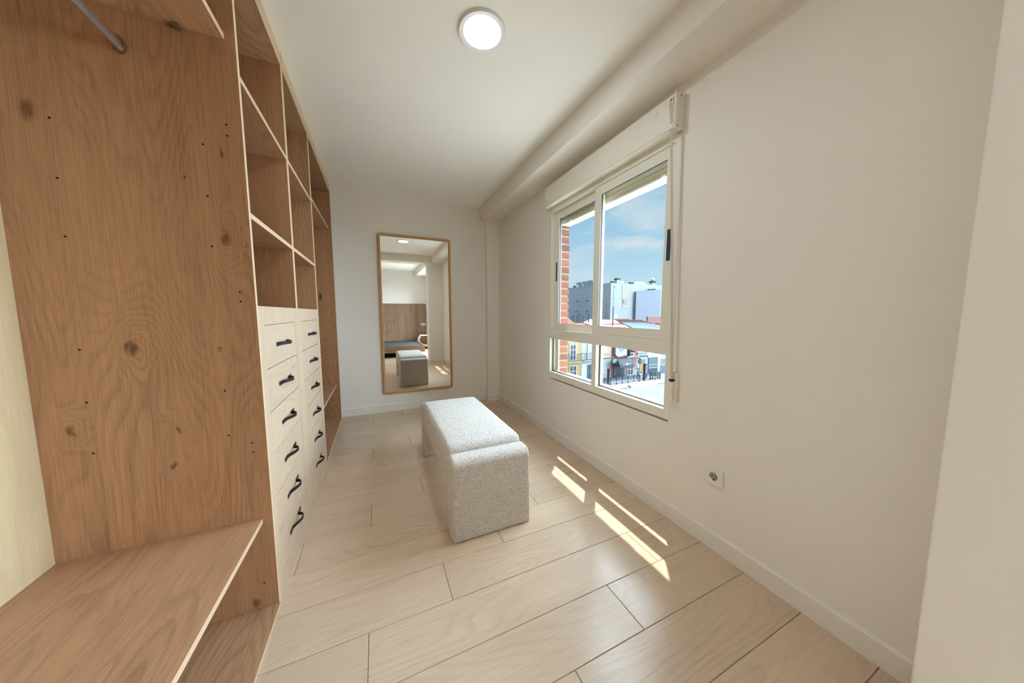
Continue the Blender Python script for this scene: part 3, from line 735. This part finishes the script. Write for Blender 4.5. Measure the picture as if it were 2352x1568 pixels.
def fbox(u0, u1, z0, z1, d=0.0, th=.06):
    """box on the row of house fronts, d proud of the wall"""
    return (X0+u0, X0+u1, YF-d-th, YF-d, z0, z1)
def window(par, u0, u1, z0, z1, mull=1, trans=0, fr=None, gl=None, proud=.02, name='window'):
    fw = .07; f = [(u0, u0+fw), (u1-fw, u1)]
    bs = [fbox(u0, u0+fw, z0, z1, proud), fbox(u1-fw, u1, z0, z1, proud), fbox(u0+fw, u1-fw, z0, z0+fw, proud), fbox(u0+fw, u1-fw, z1-fw, z1, proud)]
    for i in range(mull):
        x = u0+(u1-u0)*(i+1)/(mull+1); bs.append(fbox(x-.03, x+.03, z0+fw, z1-fw, proud))
    for i in range(trans):
        z = z0+(z1-z0)*(i+1)/(trans+1); bs.append(fbox(u0+fw, u1-fw, z-.025, z+.025, proud-.005))
    w = put(name, boxes(*bs), fr or m_wfr, par)
    put('pane', boxes(fbox(u0+fw, u1-fw, z0+fw, z1-fw, proud-.005, .03)), gl or m_gls, w)
    return w
def balcony(par, u0, u1, z, h=1.0, out_=.55):
    s = put('balcony', boxes((X0+u0, X0+u1, YF-out_, YF, z-.12, z)), m_bei, par)
    n = max(4, int((u1-u0)/.13)); bs = [(X0+u0+.02, X0+u1-.02, YF-out_+.02, YF-out_+.05, z+h-.04, z+h), (X0+u0+.02, X0+u1-.02, YF-out_+.02, YF-out_+.05, z+.05, z+.08)]
    for i in range(n+1):
        x = X0+u0+.02+(u1-u0-.06)*i/n; bs.append((x, x+.018, YF-out_+.025, YF-out_+.043, z, z+h))
    for x in (X0+u0+.02, X0+u1-.04): bs.append((x, x+.02, YF-out_+.03, YF, z+h-.04, z+h))
    put('railing', boxes(*bs), m_iron, s)
def house(u0, u1, top, mat, label, depth=9.0):
    e = empty('house', (X0+(u0+u1)/2, YF+depth/2, G), label, 'house')
    put('wall', boxes((X0+u0, X0+u1, YF, YF+depth, G, top)), mat, e)
    return e
hY = house(-13.5, -5.4, -.9, m_yel, 'ochre yellow house with balconies across the street, at the left of the lower panes')
window(hY, -7.34, -6.37, -5.30, -3.11, 1, 2, proud=.03, name='balcony_door')
put('door_surround', boxes(fbox(-7.50, -7.34, -5.30, -2.98, .0, .05), fbox(-6.37, -6.21, -5.30, -2.98, .0, .05), fbox(-7.50, -6.21, -2.98, -2.85, .0, .05)), m_whi, hY)
balcony(hY, -7.89, -5.60, -5.40)
window(hY, -7.40, -6.20, -7.60, -6.05, 1, 1)
put('band', boxes(fbox(-13.5, -5.42, -5.75, -5.60, 0, .06)), c3('ochre_trim', 222, 182, 112), hY)
window(hY, -10.2, -9.1, -5.3, -3.1, 1, 2, name='balcony_door')
put('roof', prism([(YF-.4, -.9), (YF+4.5, .05), (YF+9.2, -.9)], 'x', X0-13.7, X0-5.4), m_roofr, hY)
hW = house(-5.38, -2.36, -1.2, m_whi, 'narrow whitewashed house with a blue-grey base beside the ochre house')
window(hW, -4.39, -3.70, -5.25, -3.10, 1, 1, name='balcony_door', gl=c3('pale_shutter', 196, 210, 218))
balcony(hW, -5.30, -3.20, -5.35)
put('base_band', boxes(fbox(-5.38, -2.38, G, -5.95, 0, .04)), c3('pale_blue_base', 196, 208, 216, var=.14, scale=2), hW)
window(hW, -4.35, -3.45, G+.05, -6.05, 1, 1, fr=m_blu, name='door', proud=.05)
put('roof', prism([(YF-.3, -1.2), (YF+4.0, -.35), (YF+9, -1.2)], 'x', X0-5.4, X0-2.36), m_roofr, hW)
hC = house(-2.34, -.06, -.9, m_cre, 'cream house with an ochre-framed window, left of the red building')
put('window_surround', boxes(fbox(-1.98, -1.80, -4.60, -2.9, 0, .05), fbox(-.80, -.55, -4.60, -2.9, 0, .05), fbox(-2.05, -.48, -4.75, -4.50, 0, .09)), c3('ochre_surround', 214, 170, 96), hC)
window(hC, -1.80, -.80, -4.50, -2.9, 0, 0, gl=c3('pale_blind', 214, 222, 228), proud=.03)
window(hC, -2.0, -.85, -7.50, -6.45, 0, 1, gl=c3('grey_shutter', 176, 188, 196), fr=c3('grey_frame', 190, 200, 206))
put('string_course', boxes(fbox(-2.34, -.08, -5.42, -5.34, 0, .10)), m_iron, hC)
put('roof', prism([(YF-.3, -.9), (YF+4.0, -.25), (YF+9, -.9)], 'x', X0-2.34, X0-.05), m_roofp, hC)
hR = house(-.04, 3.45, -1.6, m_red, 'red shop building with a charcoal awning and a white panel upstairs')
put('oriel_panel', prism([(X0+.62, -5.05), (X0+.47, -4.80), (X0+.47, -2.6), (X0+2.62, -2.6), (X0+2.66, -5.10), (X0+1.0, -5.25)], 'y', YF-.35, YF-.02), m_cre, hR)
bm = bmesh.new()
for rr_, q_ in ((.42, .30),):
    n = 28; A = []; B = []
    for i in range(n):
        a = 2*math.pi*i/n
        A.append(bm.verts.new((X0+1.55+rr_*math.cos(a), YF-.37, -4.02+rr_*math.sin(a)))); B.append(bm.verts.new((X0+1.55+q_*math.cos(a), YF-.37, -4.02+q_*math.sin(a))))
    for i in range(n): bm.faces.new((A[i], A[(i+1) % n], B[(i+1) % n], B[i]))
put('round_emblem', bm, m_blu, hR)
put('shop_opening', boxes(fbox(.42, 2.62, G, -6.6, 0, .05)), m_gls, hR)
put('door_leaf', boxes(fbox(.55, 1.50, G+.05, -6.75, .05, .04), fbox(1.55, 2.5, G+.05, -6.75, .05, .04)), plain('shop_door', lin(58, 70, 78), .4), hR)
bs = []
for u in (.60, 2.42):
    for i in range(4): put('white_lettering', boxes(fbox(u, u+.09, G+.35+.30*i, G+.44+.30*i, .09, .02)), m_wfr, hR)
put('gutter_pipe', boxes((X0+3.1, X0+3.36, YF-.4, YF, -5.25, -2.2)), c3('dark_shutter', 78, 74, 82), hR)
put('side_wing', boxes((X0+2.70, X0+5.14, YF-.012, YF+8, G, -5.42)), m_pink, hR)
put('cornice', boxes(fbox(2.70, 5.16, -5.50, -5.38, 0, .3)), m_bei, hR)
put('parapet', boxes((X0+4.55, X0+5.14, YF+.02, YF+.3, -5.38, -4.55)), m_red, hR)
window(hR, 3.10, 4.30, G+.05, -6.45, 1, 1, gl=m_gls, proud=.04, name='door')
put('worn_base', boxes(fbox(4.40, 5.12, G, -7.45, .02, .03)), m_bei, hR)
ac = empty('air_conditioner', (X0+4.0, YF+.2, -5.38), 'white air conditioner unit on the ledge above the pink wall', 'appliance')
put('casing', boxes((X0+3.55, X0+4.5, YF, YF+.4, -5.37, -4.83)), m_whi, ac)
bm = bmesh.new(); cyl(bm, (X0+4.02, YF-.004, -5.10), (X0+4.02, YF-.02, -5.10), .21, n=20); put('fan_grille', bm, m_iron, ac)
aw = empty('awning', (X0+2.1, YF-.5, -6.75), 'charcoal fabric shop awning with white lettering and a pink emblem', 'awning')
bm = bmesh.new(); K = 10; rows = []
for i in range(K+1):
    a = math.pi/2*i/K; y = YF-.1-1.25*math.sin(a*.9); z_ = -5.50-1.15*(1-math.cos(a*.95))
    rows.append([bm.verts.new((X0+.45, y, z_)), bm.verts.new((X0+3.15, y, z_))])
for a, b in zip(rows[:-1], rows[1:]): bm.faces.new((a[0], a[1], b[1], b[0]))
for s in (0, 1):
    cx_ = bm.verts.new((X0+(.45 if s == 0 else 3.15), YF-.1, rows[-1][0].co.z)); bm.faces.new([r[s] for r in rows]+[cx_])
vf = [bm.verts.new((x, rows[-1][0].co.y, rows[-1][0].co.z-.16)) for x in (X0+.45, X0+3.15)]
bm.faces.new((rows[-1][0], rows[-1][1], vf[1], vf[0]))
put('canopy', bm, m_awn, aw)
yy = rows = None
def on_awn(t): a = math.pi/2*t; return YF-.1-1.25*math.sin(a*.9)-.02, -5.50-1.15*(1-math.cos(a*.95))
y1_, z1_ = on_awn(.80)
for a_ in (1.05, 2.07): put('lettering', boxes((X0+a_, X0+a_+.5, y1_-.03, y1_-.01, z1_-.03, z1_+.03)), m_wfr, aw)
bm = bmesh.new(); cyl(bm, (X0+1.80, y1_-.01, z1_), (X0+1.80, y1_-.04, z1_), .20, n=14); put('emblem', bm, c3('pink_emblem', 226, 190, 206), aw)
gs = empty('hanging_sign', (X0+.0, YF-.5, -6.12), 'small green and white box sign projecting left of the awning', 'sign')
put('face', boxes((X0-.35, X0+.25, YF-.62, YF-.58, -6.10, -5.55)), m_grn, gs)
put('side', boxes((X0+.25, X0+.42, YF-.62, YF-.02, -6.14, -5.55)), m_wfr, gs)
put('cross_mark', boxes((X0-.20, X0+.10, YF-.635, YF-.62, -5.87, -5.79), (X0-.09, X0-.01, YF-.635, YF-.62, -5.98, -5.68)), m_wfr, gs)
rs_ = empty('round_sign', (X0+5.0, YF-.5, -6.5), 'round black hanging sign with white strokes beside the pink wall', 'sign')
bm = bmesh.new(); cyl(bm, (X0+4.98, YF-.62, -6.10), (X0+4.98, YF-.70, -6.10), .38, n=28); put('disc', bm, m_iron, rs_)
put('bracket', boxes((X0+4.60, X0+4.64, YF-.66, YF, -5.60, -5.55), (X0+4.60, X0+4.98, YF-.66, YF-.62, -5.60, -5.70)), m_iron, rs_)
put('lettering', boxes((X0+4.78, X0+5.20, YF-.72, YF-.70, -6.13, -6.08)), m_wfr, rs_)
hP = house(5.18, 7.24, -5.0, m_whi, 'low white house with an orange wooden door and grey base')
put('base_band', boxes(fbox(5.18, 5.72, G, -7.25, 0, .04)), m_blu, hP); put('base_band', boxes(fbox(6.85, 7.22, G, -7.0, 0, .04)), m_blu, hP)
put('door_surround', boxes(fbox(5.72, 5.82, G, -6.0, .0, .06), fbox(6.72, 6.82, G, -6.0, .0, .06), fbox(5.72, 6.82, -6.0, -5.92, .0, .06)), m_whi, hP)
put('door', boxes(fbox(5.82, 6.32, G+.08, -6.02, .02, .04)), m_wood2, hP)
put('door_return', boxes(fbox(6.32, 6.72, G+.08, -6.02, .01, .03)), m_blu, hP)
put('mailbox', boxes(fbox(6.90, 7.08, -6.98, -6.75, .02, .10)), m_iron, hP)
put('gutter', boxes(fbox(5.18, 7.26, -5.50, -5.42, 0, .16)), m_iron, hP)
put('roof', prism([(YF-.15, -5.0), (YF+.05, -4.85), (YF+2.4, -4.4), (YF+2.4, -5.0)], 'x', X0+5.16, X0+7.24), m_roofb, hP)
hG = house(7.26, 14.0, -5.2, m_cre, 'white building with a wide dark garage opening and barred window')
put('garage_opening', boxes(fbox(7.42, 9.45, G, -5.84, 0, .04)), m_gls, hG)
put('garage_door', boxes(fbox(7.50, 9.38, -7.6, -5.92, .045, .03)), plain('garage_slats', lin(88, 104, 112), .5), hG)
put('rail', boxes(fbox(7.42, 9.45, -6.98, -6.94, .08, .02), fbox(7.42, 9.45, -7.45, -7.41, .08, .02)), m_wfr, hG)
put('garage_surround', boxes(fbox(9.45, 9.95, G, -5.80, 0, .10), fbox(7.28, 9.95, -5.80, -5.55, 0, .10)), c3('greenish_cream', 226, 228, 196), hG)
put('base_band', boxes(fbox(9.95, 14.0, G, -7.27, 0, .04)), m_blu, hG)
window(hG, 10.45, 11.50, -7.15, -6.09, 0, 4, gl=m_gls)
for (n_, l, a, b, cc, d_, e_, f_) in (): pass
# terraces, roofs and walls behind the low houses
r1 = empty('hipped_roof', (X0+7.5, 38, -5.0), 'blue-grey shaded roof with red ridge tiles behind the shop row', 'roof')
put('wall', boxes((X0+3.5, X0+15.5, 38.0, 46, G, -2.2)), m_cre, r1)
bm = bmesh.new(); V = [bm.verts.new(p) for p in ((35.4, 38.2, -.05), (41.1, 38.2, -.12), (48.5, 36.4, -2.1), (38.8, 36.0, -1.9), (36.0, 44, -.6), (42, 44, -.6), (49, 44, -2.2), (38.0, 36.3, -2.4), (48.5, 36.5, -2.6))]
for f in ((0, 3, 2, 1), (0, 1, 5, 4), (1, 2, 6, 5), (3, 7, 8, 2)): bm.faces.new([V[i] for i in f])
put('roof_sheet', bm, m_roofb, r1)
def bar(bm, a, b, w, h):
    a = Vector(a); b = Vector(b); d = (b-a).normalized(); s = d.cross(Vector((0, 0, 1))).normalized()*w/2; u = Vector((0, 0, h))
    vs = [bm.verts.new(p) for p in (a-s, a+s, a+s+u, a-s+u, b-s, b+s, b+s+u, b-s+u)]
    for f in ((0, 1, 2, 3), (4, 7, 6, 5), (0, 4, 5, 1), (1, 5, 6, 2), (2, 6, 7, 3), (3, 7, 4, 0)): bm.faces.new([vs[i] for i in f])
for a, b in (((35.3, 38.1, -.05), (41.2, 38.1, -.12)), ((35.3, 38.1, -.05), (38.8, 35.95, -1.9)), ((41.1, 38.1, -.15), (43.4, 37.9, -.62)), ((44.2, 37.8, -.66), (48.5, 36.3, -2.1))):
    bm = bmesh.new(); bar(bm, a, b, .22, .16); put('ridge_tiles', bm, m_roofr, r1)
put('parapet', prism([(41.1, .04), (43.6, -.42), (43.6, -.60), (42.8, -.62), (42.0, -.45), (41.1, -.12)], 'y', 38.0, 40.5), m_bei, r1)
r2b = empty('red_roof', (33.9, 37, -1.6), 'pale sunlit roof with a red gable wall, below the tall mast', 'roof')
put('gable', prism([(33.0, -.72), (34.9, .08), (36.4, -.6), (36.0, -2.4), (33.0, -2.4)], 'y', 37.6, 44), c3('pinkish_render', 206, 160, 156), r2b)
put('roof_sheet', prism([(34.3, -1.9), (37.5, -.62), (37.6, -.62), (37.6, -1.9)], 'x', 28.5, 36.6), m_roofp, r2b)
put('ridge_tiles', boxes((26.5, 36.3, 37.4, 37.6, -.68, -.55)), m_roofr, r2b)
pw = empty('pink_wall', (55, 45, -3), 'pinkish brick wall beyond the blue-grey roof, at the right of the view', 'wall')
put('wall', boxes((50.4, 60, 45, 45.4, G, .42)), c3('pink_brick', 150, 118, 114, var=.06), pw)
put('coping', boxes((50.3, 60, 44.95, 45.45, .42, .50)), c3('coping_rose', 196, 140, 132), pw)
put('lean_to_roof', prism([(43.2, -1.9), (45, -.9), (45, -1.9)], 'x', 50.6, 60), m_roofr, pw)
bb = empty('brown_roof_building', (19.5, 31, G), 'building with a brown tiled roof edge behind the brick jamb', 'building')
put('roof', prism([(16.0, 2.2), (19.8, 1.2), (20.75, .55), (21.8, -.12), (22.2, -.7), (16, -.7)], 'y', 30.0, 33.0), m_brn, bb)
put('wall', boxes((16.0, 20.0, 30.2, 32.8, G, -.7)), m_yel, bb)
# big pale grey apartment block
gb = empty('apartment_block', (60, 66, G), 'large pale grey blank-walled apartment block filling the skyline', 'building')
gx = prism([(53.13, 59.0), (76, 59.0), (76, 72), (58, 72)], 'z', G, 8.60)
put('wall', gx, m_grw, gb)
bm = bmesh.new(); bar(bm, (53.0, 59.14, 8.44), (76, 59.14, 8.44), .3, .155); put('parapet', bm, m_grw, gb)
LX, LY = 43.9, 68.23
bm = bmesh.new(); V = [bm.verts.new(p) for p in ((53.13, 59.0, G), (LX, LY, G), (LX+6, LY+6, G), (59.0, 65.0, G), (53.13, 59.0, 8.56), (LX, LY, 7.26), (LX+6, LY+6, 7.26), (59.0, 65.0, 8.56))]
for f in ((0, 1, 5, 4), (1, 2, 6, 5), (2, 3, 7, 6), (3, 0, 4, 7), (4, 5, 6, 7), (0, 3, 2, 1)): bm.faces.new([V[q] for q in f])
bmesh.ops.recalc_face_normals(bm, faces=bm.faces); put('left_wing', bm, m_grw, gb)
bm = bmesh.new(); bar(bm, (53.0, 58.98, 8.44), (LX, LY-.1, 7.16), .3, .15); put('parapet', bm, m_grw, gb)
put('beige_strip', boxes((56.78, 58.97, 58.95, 59.0, 4.9, 8.55), (56.95, 58.9, 58.95, 59.0, 2.45, 4.75)), m_bei, gb)
w_ = put('window', boxes((57.15, 58.55, 58.86, 58.96, 3.50, 4.62)), m_bei, gb)
put('pane', boxes((57.27, 58.43, 58.84, 58.87, 3.62, 4.5)), plain('brown_pane', lin(120, 112, 94), .4), w_)
for i, (x, z) in enumerate(((56.72, 4.78), (53.2, 4.78))): put('string_course', boxes((x if i == 0 else 53.2, 61.3 if i == 0 else 56.7, 58.93, 59.0, z, z+.08)), c3('string_grey', 178, 180, 182), gb)
for (x, y, z) in ((47.35, 64.78, 4.15), (49.15, 62.98, 4.26), (47.3, 64.83, 1.56), (49.16, 62.97, 1.57)):
    bm = bmesh.new(); bar(bm, (x-.26, y+.20, z-.1), (x+.20, y-.26, z-.1), .14, .2); put('vent', bm, c3('vent_grey', 92, 102, 110), gb)
lv = empty('extension_block', (63.8, 58, G), 'smooth lilac-grey rendered block standing in front of the apartment block', 'building')
put('wall', prism([(61.02, G), (69.83, G), (69.83, 7.35), (69.22, 7.31), (61.02, 6.62)], 'y', 58.45, 58.82), m_lav, lv)
put('coping', prism([(60.95, 6.62), (69.22, 7.31), (69.22, 7.4), (60.95, 6.71)], 'y', 58.38, 58.82), c3('string_grey', 178, 180, 182), lv)
for i, x in enumerate((64.0, 64.5, 65.0, 65.55, 66.1)):
    tag(put('roof_vent', boxes((x*1.0209, x*1.0209+.34, 58.40, 58.75, 7.12+.04*i, 7.40+.04*i-.03*(i % 2))), m_iron), ['leftmost', 'second from left', 'middle', 'fourth from left', 'rightmost'][i]+' of the five small dark vent boxes on the lilac-grey block', 'vent', 'dark vents on the lilac-grey block')
def rooftop(name, label, cat, bs, mat, group=None):
    e = put(name, boxes(*bs), mat); return tag(e, label, cat, group)
ch = empty('chimney', (56.4, 60.4, 8.6), 'square beige chimney with a dark cowl on the apartment block', 'chimney')
put('shaft', boxes((55.9, 56.8, 60, 60.8, 8.6, 9.55)), m_bei, ch); put('cowl', boxes((55.8, 56.9, 59.9, 60.9, 9.55, 9.95)), m_iron, ch)
rooftop('condenser', 'white roof unit just right of the beige chimney', 'appliance', [(57.2, 58.3, 60.1, 60.8, 8.60, 9.35)], m_whi)
rooftop('condenser', 'dark flat roof unit near the middle of the block', 'appliance', [(60.6, 61.9, 60.1, 60.8, 8.60, 9.15)], m_iron)
rooftop('condenser', 'small dark roof unit left of the beige chimney', 'appliance', [(54.4, 55.3, 60.1, 60.8, 8.60, 9.15)], m_iron)
cv = empty('roof_shed', (64, 61, 8.6), 'low pale pitched shed on the roof of the apartment block', 'shed')
put('roof', prism([(62.0, 8.72), (63.2, 9.35), (65.0, 9.45), (66.4, 8.72)], 'y', 60, 62), c3('pale_sheet', 196, 206, 206), cv)
vt = empty('roof_ventilator', (69.5, 61, 8.6), 'round spinning roof ventilator on a beige stub at the right', 'vent')
put('stub', boxes((68.9, 70.0, 60.5, 61.5, 8.6, 9.35)), m_bei, vt); put('collar', boxes((68.8, 70.1, 60.4, 61.6, 9.35, 9.85)), m_iron, vt)
bm = bmesh.new(); bmesh.ops.create_uvsphere(bm, u_segments=14, v_segments=8, radius=.5, matrix=Matrix.Translation((69.45, 61, 10.25))); put('turbine', bm, c3('turbine_grey', 176, 190, 196), vt, smooth=True)
def wing_z(x): return 8.56-1.30*(53.13-x)/9.23
for i, (bl, br, tl, tr) in enumerate((((49.42, 62.72), (50.25, 61.89), (48.93, 63.2, 9.37), (49.88, 62.25, 9.47)), ((48.54, 63.59), (49.49, 62.64), (47.98, 64.15, 9.13), (48.8, 63.33, 9.28)), ((47.58, 64.55), (48.41, 63.72), (47.01, 65.12, 8.98), (47.84, 64.29, 9.14)))):
    q_ = [(bl[0]+.1, bl[1]+.1, wing_z(bl[0])+.05), (br[0]+.1, br[1]+.1, wing_z(br[0])+.05), (tr[0]+.6, tr[1]+.6, tr[2]), (tl[0]+.6, tl[1]+.6, tl[2])]
    e = empty('solar_panel', (bl[0]+.3, bl[1]+.3, wing_z(bl[0])), ['tilted solar panel on the right, nearest the window stile', 'middle one of the three tilted solar panels', 'tilted solar panel on the left, nearest the brick jamb'][i], 'solar panel', 'solar panels on the apartment block')
    bm = bmesh.new(); vs = [bm.verts.new(p) for p in q_]; vs2 = [bm.verts.new(v.co+Vector((.05, .05, -.05))) for v in vs]
    bm.faces.new(vs); bm.faces.new(vs2[::-1])
    for q in range(4): bm.faces.new((vs[q], vs2[q], vs2[(q+1) % 4], vs[(q+1) % 4]))
    bmesh.ops.recalc_face_normals(bm, faces=bm.faces); put('panel', bm, m_sol, e)
    for p in (q_[2], q_[3]): put('prop', boxes((p[0]+.06, p[0]+.12, p[1]+.06, p[1]+.12, wing_z(bl[0]), p[2]-.1)), m_iron, e)
rooftop('condenser', 'small dark box at the left end of the block roof', 'appliance', [(46.75, 47.3, 65.3, 65.8, 7.60, 8.15)], m_iron)
# masts and aerials
def mast(x, y, z0, z1, r, label, cross=()):
    e = empty('mast', (x, y, z0), label, 'aerial')
    bm = bmesh.new(); cyl(bm, (x, y, z0), (x, y, z1), r, n=8); put('pole', bm, m_iron, e)
    for (zz, w) in cross: put('crossbar', boxes((x-w, x+w, y-.03, y+.03, zz-.03, zz+.03)), m_iron, e)
    return e
mm_ = mast(33.9, 37.0, -1.5, 2.1, .07, 'tall mast, thick below and thin above, in front of the grey block')
bm = bmesh.new(); cyl(bm, (33.9, 37, 2.1), (33.92, 37, 5.3), .025, n=6); put('thin_pole', bm, m_iron, mm_); put('crossbar', boxes((33.7, 34.2, 36.97, 37.03, 5.17, 5.23)), m_iron, mm_)
mast(31.6, 40, -1, 1.1, .06, 'short forked aerial left of the thick mast', [(1.05, .28)])
mast(36.9, 42, -1, 3.8, .03, 'slender pole right of the thick mast', [(.6, .4)])
for i, (x, z) in enumerate(((28.6, .75), (28.95, .9), (29.7, .8), (30.1, 1.1), (30.8, .7), (31.9, .9))):
    x *= .943; z = (z-1.164)*.943+1.164
    mast(x, 38.2, -.35 if x < 28.93 else -.25, z, .05, ['leftmost rooftop aerial near the brick jamb', 'second rooftop aerial from the brick jamb', 'third rooftop aerial, short', 'tallest of the rooftop aerials left of centre', 'fifth rooftop aerial, short and bare', 'rooftop aerial nearest the window stile'][i], [(z-.15, .22)])
dsh = empty('satellite_dish', (38.2, 41, .1), 'pale satellite dish above the roof ridge', 'satellite dish')
bm = bmesh.new(); cyl(bm, (38.2, 41, .55), (38.2, 41.06, .55), .42, .36, n=20); put('dish', bm, c3('dish_grey', 186, 200, 206), dsh, smooth=False)
bm = bmesh.new(); cyl(bm, (38.2, 41.08, -.6), (38.2, 41.08, .5), .04, n=8); put('pole', bm, m_iron, dsh)
rooftop('roof_tiles_stack', 'dark red row of ridge tiles below the satellite dish', 'roof', [(37.2, 40.3, 40.0, 40.3, -.15, .18)], c3('dark_red_tile', 130, 72, 70))
# street furniture
fe = empty('fence', (31.9, 30.3, G), 'black iron railing along the street edge', 'fence')
FXA, FXB = 24.6, 36.7
for zz in (.16, .80): put('rail', boxes((FXA, FXB, 30.20, 30.24, G+zz, G+zz+.05)), m_iron, fe)
nP = 13
for i in range(nP):
    x = FXA+(FXB-FXA)*i/(nP-1); put('post', boxes((x-.035, x+.035, 30.19, 30.25, G, G+1.12)), m_iron, fe)
    if i < nP-1:
        x2 = FXA+(FXB-FXA)*(i+1)/(nP-1); bm = bmesh.new(); bar(bm, (x, 30.22, G+.18), (x2, 30.22, G+.80), .03, .03); bar(bm, (x, 30.22, G+.80), (x2, 30.22, G+.18), .03, .03); put('cross_brace', bm, m_iron, fe)
def bollard(x, y, h, label):
    e = empty('bollard', (x, y, G), label, 'post', 'dark posts on the street'); bm = bmesh.new(); cyl(bm, (x, y, G), (x, y, G+h), .17, n=14); put('shaft', bm, m_iron, e)
    bm = bmesh.new(); cyl(bm, (x, y, G+h-.12), (x, y, G+h), .19, n=14); put('cap', bm, m_iron, e)
bollard(28.3, 31.4, 2.0, 'thick dark street post in front of the cream house')
bollard(34.0, 30.6, 2.4, 'thick dark street post in front of the orange door')
def motorcycle(x, y, label, col):
    e = empty('motorcycle', (x, y, G), label, 'motorcycle')
    for dx in (-.68, .68):
        bm = bmesh.new(); n = 20; R1 = [[bm.verts.new((x+dx+r*math.cos(2*math.pi*i/n), y+d, G+.31+r*math.sin(2*math.pi*i/n))) for i in range(n)] for r, d in ((.31, -.05), (.31, .05), (.21, .04), (.21, -.04))]
        for a in range(4):
            for i in range(n): bm.faces.new((R1[a][i], R1[a][(i+1) % n], R1[(a+1) % 4][(i+1) % n], R1[(a+1) % 4][i]))
        put('wheel', bm, m_iron, e)
    put('body', prism([(x-.75, G+.62), (x-.35, G+.45), (x+.30, G+.30), (x+.45, G+.62), (x+.62, G+1.0), (x+.42, G+1.02), (x+.10, G+.82), (x-.30, G+.80), (x-.85, G+.92)], 'y', y-.16, y+.16), col, e)
    put('seat', prism([(x-.80, G+.88), (x-.1, G+.80), (x+.02, G+.88), (x-.1, G+.93), (x-.82, G+.98)], 'y', y-.14, y+.14), m_iron, e)
    bm = bmesh.new(); bar(bm, (x+.68, y, G+.31), (x+.45, y, G+1.05), .08, .05); bar(bm, (x+.45, y-.34, G+1.06), (x+.45, y+.34, G+1.06), .04, .04); put('fork', bm, m_steel, e)
motorcycle(35.0, 31.9, 'dark motorcycle with a pale tail behind the railing end', m_whi)
motorcycle(36.6, 31.0, 'dark motorcycle parked at the right beside the first', m_gls)
lw = empty('yard_wall', (28, 28.6, G), 'pale grey concrete yard wall below the railing', 'wall')
put('wall', boxes((8, 40, 28.3, 28.5, G-3.2, G+.06)), c3('concrete_wall', 104, 112, 114, var=.04), lw)
for x in (20.5, 24.4, 28.9, 32.6): put('pilaster', boxes((x-.09, x+.09, 28.2, 28.3, G-3.2, G)), c3('dark_joint', 128, 138, 142), lw)
put('yard_ground', boxes((-20, 60, -30, 28.3, G-3.4, G-3.2)), c3('pale_bounce_yard', 238, 234, 226), kind='structure', label='yard ground below the window')  # unseen yard, coloured extra pale to bounce light up to the ceiling
bm = bmesh.new(); rows = []
for i in range(13):
    x = 29.2+4.6*i/12; rows.append([bm.verts.new((x, 28.2, G+.12+.14*noise.noise(Vector((x*1.7, 0, 0))))), bm.verts.new((x+.4*(i < 12), 29.3, G+.34+.34*noise.noise(Vector((x*1.3, 3, 0))))), bm.verts.new((x, 28.15, G-.25+.12*noise.noise(Vector((x*2, 9, 0)))))])
for a, b in zip(rows[:-1], rows[1:]): bm.faces.new((a[0], b[0], b[1], a[1])); bm.faces.new((a[2], b[2], b[0], a[0]))
tag(put('tarpaulin', bm, m_tarp, smooth=True), 'pale blue tarpaulin draped over the yard wall', 'tarpaulin')
bm = bmesh.new(); random.seed(3)
for i in range(420):
    a = random.random()*6.28; r = random.random()**.5*.9; h = random.random()*1.5*(1-r*.7)
    p = Vector((34.3+r*math.cos(a), 27.4+r*math.sin(a)*.6, G-3.2+1.2*h+.05)); s = .10
    d1 = Vector((random.uniform(-1, 1), random.uniform(-1, 1), random.uniform(-1, 1))).normalized()*s; d2 = d1.orthogonal().normalized()*s*.6
    bm.faces.new([bm.verts.new(q) for q in (p-d1, p+d2, p+d1, p-d2)])
tag(put('shrub', bm, m_leaf), 'small green shrub at the foot of the yard wall', 'shrub')
